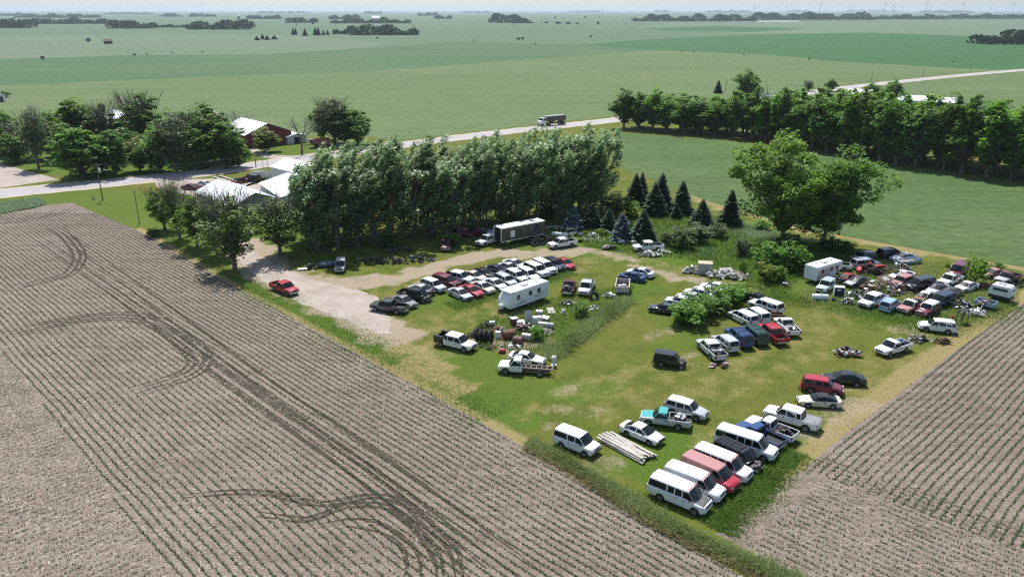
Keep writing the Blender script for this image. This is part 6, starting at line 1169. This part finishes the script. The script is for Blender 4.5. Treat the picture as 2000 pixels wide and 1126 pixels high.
# centre junk pile
def drum(x, y, ln, r, col, label, ang, upright=False, zone='p', cat='tank'):
    t = empty('barrel' if ln < 1.2 else 'tank', zat(zone, x, y), ang); pr = [(0, -ln / 2), (r * .9, -ln / 2), (r, -ln / 2 + .04), (r, -ln * .17), (r * 1.03, -ln * .16), (r, -ln * .14), (r, ln * .14), (r * 1.03, ln * .16), (r, ln * .17), (r, ln / 2 - .04), (r * .9, ln / 2), (0, ln / 2)]
    obj('shell', MB().lathe(pr, 16, 'Z' if upright else 'X', (0, 0, ln / 2 if upright else r)).mesh('shell', 0, 40), col, t); obj('bung', MB().lathe([(0, 0), (.07, 0), (.07, .06), (0, .06)], 8, 'Z', (0, r * .5 if upright else 0, ln if upright else 2 * r)).mesh('bung'), m_steel, t); tag(t, label, cat)
m_maroon2 = M('maroon_rust', (.15, .07, .065), .7, .1, .3); m_silver_r = M('silver_rusting', (.45, .43, .42), .55, .3, .3, 2, ((.25, .12, .07), .6))
drum(940, 705, 1.7, .62, m_rust, 'red brown horizontal tank in the centre junk pile', .35); drum(1065, 785, 1.25, .55, m_maroon2, 'dark maroon tank at the front of junk pile', -.3); drum(1190, 730, 1.3, .5, m_silver_r, 'silver grey tank right of the dark maroon tank', -.3); drum(1450, 560, 2.2, .42, m_silver_r, 'long rusty white tank at right of junk pile', -.25); drum(1100, 590, 1.2, .4, m_maroon2, 'small brown tank behind the round bush', -.5)
drum(850, 905, .9, .28, m_redp, 'bright red barrel lying in front of the junk pile', .1, cat='barrel')
def appliance(x, y, d, col, label, ang, tilt=0.0, cat='appliance'):
    t = empty('appliance', zat('p', x, y), ang); obj('cabinet', MB().box((0, 0, d[2] / 2), d).mesh('cabinet', .03), col, t); obj('door', MB().box((0, -d[1] / 2 - .02, d[2] * .5), (d[0] * .92, .04, d[2] * .88)).mesh('door', .01), col, t); obj('lid', MB().box((0, 0, d[2] + .02), (d[0] * .98, d[1] * .98, .04)).mesh('lid', .01), m_white, t); t.rotation_euler = (tilt, 0, ang); tag(t, label, cat)
appliance(1015, 525, (1.0, .9, 1.1), m_maroon2, 'maroon cabinet with white top in junk pile', .3); appliance(1105, 545, (1.1, .9, .85), m_white, 'white boxy appliance right of the maroon cabinet', .3); appliance(1330, 500, (1.25, .8, 1.0), m_siding, 'tall white fridge with grey doors in junk pile', .25); appliance(1360, 390, (1.0, .8, .7), m_steel, 'grey box at the back of the junk pile', -.2); appliance(1450, 460, (1.2, .7, .6), m_pink, 'pinkish slanted cabinet behind the long tank', -.6, .3); appliance(710, 520, (.8, .5, .5), m_white, 'white chest lid by the tyres of the junk pile', .1); appliance(795, 700, (.7, .6, .9), m_white, 'white cabinet next to the big tyres', .1)
tag(obj('steel_sheet', MB().box((0, 0, .9), (.9, .05, 1.8), Matrix.Rotation(-.25, 3, 'X')).mesh('steel_sheet'), m_steel, None, zat('p', 1205, 490), .2), 'grey steel sheet standing upright in junk pile', 'sheet')
t = obj('white_board', MB().box((0, 0, .2), (1.1, 1.9, .07), Matrix.Rotation(.08, 3, 'X')).mesh('white_board'), m_conc, None, zat('p', 1520, 340), .15); tag(t, 'pale flat slab right behind the camper', 'slab'); t = obj('white_box', MB().box((0, 0, .35), (.5, .4, .7), Matrix.Rotation(.3, 3, 'Y')).mesh('white_box', .03), m_white, None, zat('p', 1685, 370), .4); tag(t, 'small white box tilted in the weeds', 'box')
big_t = MB().lathe([(.45, -.2), (.72, -.24), (.82, -.15), (.84, 0), (.82, .15), (.72, .24), (.45, .2), (.5, 0)], 18, 'Z', closed=True).mesh('tractor_tyre', 0, 50)
for i, (x, y) in enumerate([(505, 720), (565, 740), (625, 745), (690, 745)]):
    o = obj('tyre', big_t, m_tyre, None, zat('p', x, y) + Vector((0, 0, .8))); o.rotation_euler = (1.35, 0, 1.2 + .05 * i); tag(o, f'big tractor tyre, {ORD[i]} from left in the leaning row', 'tyre', 'tractor tyres of the junk pile')
o = obj('tyre', big_t, m_tyre, None, zat('2', 440, 420) + Vector((0, 0, .5))); o.rotation_euler = (1.0, .2, .3); tag(o, 'big tractor tyre leaning below the silver pickup', 'tyre')
scrap('scrap_heap', 'p', 620, 560, 1.2, .7, .8, 30, (m_dark, m_engine, m_tyre), 'dark tangled parts behind the tractor tyres', seed=50, sz=.8); scrap('scrap_heap', 'p', 430, 680, .6, .6, .6, 18, (m_dark, m_tyre), 'black scrap left of the tractor tyres', seed=51, sz=.7); scrap('firewood_pile', 'p', 1410, 640, 1.5, .9, .7, 60, (m_wood, m_pink, m_wood, m_conc), 'split wood and brick rubble at right of junk pile', 'wood pile', 52, sz=.6, bars=.2); scrap('scrap_heap', 'p', 830, 820, 1.9, .9, .15, 60, (m_brown, m_pink, m_rust), 'brown rubble spread in front of the junk pile', 'rubble', 53, sz=.35, bars=.2)
scrap('scrap_heap', '2', 560, 400, 1.2, .8, .8, 30, (m_white, m_alum, m_dark), 'white motor parts left of the farm wagon', seed=54); scrap('scrap_heap', '2', 230, 460, 1.2, .5, .5, 22, (m_dark, m_alum), 'black framework in weeds under the dark red pickup', seed=55); scrap('scrap_heap', '2', 425, 495, 1.0, .6, .35, 14, (m_conc, m_white), 'pale flat boards in weeds by the dark bush', seed=56, bars=.1, sz=1.2)
scrap('scrap_heap', 'p', 1200, 600, 2.2, .9, .8, 50, (m_rust, m_white, m_dark, m_brown, m_steel, m_pink), 'mixed rusty scrap between the tanks of the junk pile', seed=80, sz=.8); scrap('scrap_heap', 'p', 800, 610, 1.4, .7, .6, 34, (m_dark, m_rust, m_steel, m_redp), 'tangled scrap behind the red brown tank', seed=81, sz=.8, bars=.6); scrap('scrap_heap', 'p', 1000, 830, 1.2, .6, .35, 30, (m_brown, m_steel, m_white, m_dark), 'litter of scrap before the dark maroon tank', seed=82, sz=.6)
for i, (x, y) in enumerate([(560, 825), (670, 855)]): tyre(zat('p', x, y) + Vector((0, 0, .1)), (.1, 0, i), ['flat tyre in grass right of the work truck', 'flat tyre in front of brown rubble'][i])
# white capped vent column by the chassis truck
t = empty('white_drum_stack', zat('p', 1560, 1090), 0); obj('column', MB().lathe([(.0, 0), (.24, 0), (.22, 1.5), (.0, 1.5)], 12, 'Z').mesh('column', 0, 40), m_white, t); obj('cap', MB().lathe([(.26, 1.42), (.4, 1.5), (.4, 1.7), (.3, 1.95), (.12, 2.05), (0, 2.07)], 14, 'Z').mesh('cap', 0, 40), m_white, t); obj('flange', MB().lathe([(.24, .25), (.42, .27), (.42, .34), (.24, .36)], 14, 'Z').mesh('flange'), m_white, t); t.scale = (.8, .8, .72); tag(t, 'white domed column behind the chassis truck', 'column')
# stack of boards
c0 = [zat('4', *q) for q in ((482, 478), (560, 425), (915, 605), (838, 682))]; cc = sum(c0, Vector()) / 4; ax = (c0[2] - c0[1] + c0[3] - c0[0]).normalized(); t = empty('board_stack', cc, math.atan2(ax.y, ax.x)); r = random.Random(8)
for lay in range(3):
    for i in range(9 if lay < 2 else 7):
        ln = r.uniform(5.3, 6.2) if lay < 2 or r.random() < .6 else r.uniform(2.5, 4.5); obj('board', MB().box((r.uniform(-.35, .35), -1.0 + i * .235 + r.uniform(-.03, .03) + (.15 if lay == 2 else 0), .16 + lay * .17), (ln, .21, .15), Matrix.Rotation(r.gauss(0, .018), 3, 'Z')).mesh('board', .01), m_wood, t)
for x in (-2, 0, 2): obj('bearer', MB().box((x, 0, .045), (.12, 2.0, .09)).mesh('bearer'), m_brown, t)
tag(t, 'stack of weathered white boards beside the white sedan', 'lumber')
# rubble, crates and cage
t = empty('concrete_box', zat('8', 560, 460), -.2); obj('block', MB().box((0, 0, .95), (2.3, 1.7, 1.9)).mesh('block', .05), M('grey_render', (.33, .33, .33), .85), t); obj('top_slab', MB().box((0, 0, 1.93), (2.36, 1.76, .08)).mesh('top_slab'), M('sandy_slab', (.5, .43, .3), .9), t); tag(t, 'grey concrete box with sandy top at the rubble', 'box')
scrap('rubble_heap', '8', 450, 455, 1.7, 1.0, 1.1, 50, (m_conc, m_white, m_wood, m_dark), 'pale rubble left of the concrete box', 'rubble', 60, sz=1.1, bars=.3); scrap('rubble_heap', '8', 690, 490, 2.4, 1.2, 1.1, 60, (m_conc, m_white, m_conc), 'broken concrete right of the concrete box', 'rubble', 61, sz=1.4, bars=.05); scrap('lumber_heap', '8', 820, 500, 2.0, 1.2, .8, 60, (m_wood, m_wood, m_pink, m_conc), 'heap of broken boards at right of rubble', 'lumber', 62, sz=1.4, bars=.35)
tag(obj('roof_section', MB().box((0, 0, 1.0), (2.2, 1.4, .12), Matrix.Rotation(.2, 3, 'X')).box((0, -.55, .45), (2.1, .1, .9)).mesh('roof_section'), m_conc, None, zat('8', 745, 480), .15), 'grey slab roof lying on the broken concrete', 'slab')
t = empty('wire_cage', zat('8', 585, 325), .2); m_cage = M('green_wire', (.12, .3, .2), .5)
for x in (-1, 1):
    for y in (-.9, .9): obj('post', MB().tube((x, y, 0), (x, y, 1.7), .035).mesh('post'), m_cage, t)
for y in (-.9, .9):
    m = MB()
    for k in range(9): m.tube((-1 + k * .25, y, 0), (-1 + k * .25, y, 1.7), .012, n=3)
    m.tube((-1, y, 1.7), (1, y, 1.7), .03, n=4); obj('wire_panel', m.mesh('wire_panel'), m_cage, t)
for x in (-1, 1):
    m = MB()
    for k in range(8): m.tube((x, -.9 + k * .25, 0), (x, -.9 + k * .25, 1.7), .012, n=3)
    m.tube((x, -.9, 1.7), (x, .9, 1.7), .03, n=4); obj('wire_panel', m.mesh('wire_panel'), m_cage, t)
tag(t, 'green wire cage standing in the meadow', 'cage')
# scrap by the spruces
t = empty('timber_frame', zat('s', 590, 185), .2)
for x in (-1, 1): obj('post', MB().box((x, 0, .8), (.14, .14, 1.7), Matrix.Rotation(.25, 3, 'Y')).mesh('post'), m_wood, t)
obj('beam', MB().box((0, 0, 1.1), (2.2, .12, .14)).mesh('beam'), m_wood, t); tag(t, 'pale timber frame behind the tyre heap pickup', 'frame')
scrap('scrap_heap', 's', 650, 205, 1.6, .7, .35, 22, SW, 'white scrap below the timber frame', seed=70); scrap('log_pile', 's', 880, 285, 2.6, .6, .5, 16, (m_wood, m_wood, m_conc), 'pale beams lying left of the blue spruce', 'lumber', 71, bars=.9, sz=2.0); scrap('scrap_heap', 's', 860, 220, 1.0, .6, .9, 26, (m_wood, m_white, m_dark), 'scrap beside the small bright bush', seed=72); scrap('scrap_heap', 's', 1060, 180, 1.2, .6, .7, 20, SW, 'white scrap right of the small bright bush', seed=73)
scrap('scrap_heap', 's', 1650, 480, 2.2, 1.0, .7, 50, (m_conc, m_white, m_dark, m_wood), 'pale junk in front of the white pickup in grass', seed=74, sz=1.1); scrap('scrap_heap', 's', 1820, 440, 1.3, .5, .5, 24, (m_alum, m_white), 'shiny scrap right of the junk in grass', seed=75); scrap('scrap_heap', 's', 400, 110, 2.4, .6, .35, 24, SW, 'white scrap line behind the tyre heap', seed=76)
t = empty('white_culvert', zat('s', 440, 220), -.35); obj('pipe', MB().lathe([(.42, -1.6), (.45, -1.6), (.45, 1.6), (.42, 1.6)], 16, 'X', (0, 0, .45), closed=True).mesh('pipe', 0, 40), m_white, t); obj('rim', MB().lathe([(.45, -1.5), (.49, -1.5), (.49, -1.4), (.45, -1.4)], 16, 'X', (0, 0, .45)).mesh('rim'), m_white, t); tag(t, 'white pipe lying behind the tyre heap pickup', 'pipe')
def snowmobile(p, ang, col, label):
    t = empty('snowmobile', p, ang); obj('cowl', MB().prism([(.1, -.4, .3), (1.4, -.4, .3), (1.25, -.4, .6), (.6, -.4, .95), (.1, -.4, .75)], (0, .8, 0)).mesh('cowl', .08), col, t); obj('seat', MB().box((-.6, 0, .62), (1.3, .4, .22)).mesh('seat', .05), m_black, t); obj('track', MB().box((-.55, 0, .25), (1.9, .4, .42)).mesh('track', .1), m_tyre, t); obj('windshield', MB().box((.55, 0, 1.05), (.04, .5, .3), Matrix.Rotation(-.5, 3, 'Y')).mesh('windshield'), m_glass, t); obj('handlebar', MB().tube((.2, -.4, .95), (.2, .4, .95), .03).mesh('handlebar'), m_black, t)
    for sd in (1, -1): obj('ski', MB().box((1.1, sd * .45, .06), (1.1, .14, .05)).mesh('ski'), m_dark, t)
    tag(t, label, 'snowmobile')
snowmobile(zat('s', 1110, 395), math.pi - .1, m_steel, 'dark snowmobile in the grass below the spruces'); snowmobile(zat('s', 1310, 315), math.pi + .2, m_white, 'white snowmobile beside the white pickup in grass')
snowmobile(zat('s', 1390, 330), .3, m_white, 'second white snowmobile touching the white pickup')
# blue drum in shade
drum(1115, 405, .9, .29, m_blue2, 'blue drum standing in the poplar shade', 0, True, '6', 'barrel'); drum(205, 478, .9, .3, m_dark, 'black drum at edge of the gravel drive', 0, True, '6', 'barrel')
# ---------------------------------------------------------------- air
mh, th_, bh, oh = nodes('summer_haze'); th_.nodes.remove(bh); pv = N(th_, 'ShaderNodeVolumePrincipled'); pv.inputs['Color'].default_value = (.77, .91, 1.0, 1); pv.inputs['Density'].default_value = HAZE_D; pv.inputs['Anisotropy'].default_value = 0.3
L(th_, pv.outputs[0], oh.inputs['Volume'])
hz = obj('haze', MB().box((0, 22000, 74.5), (89000, 44600, 151)).mesh('haze'), mh); stuff(hz, 'pale summer haze over the far fields', 'haze')
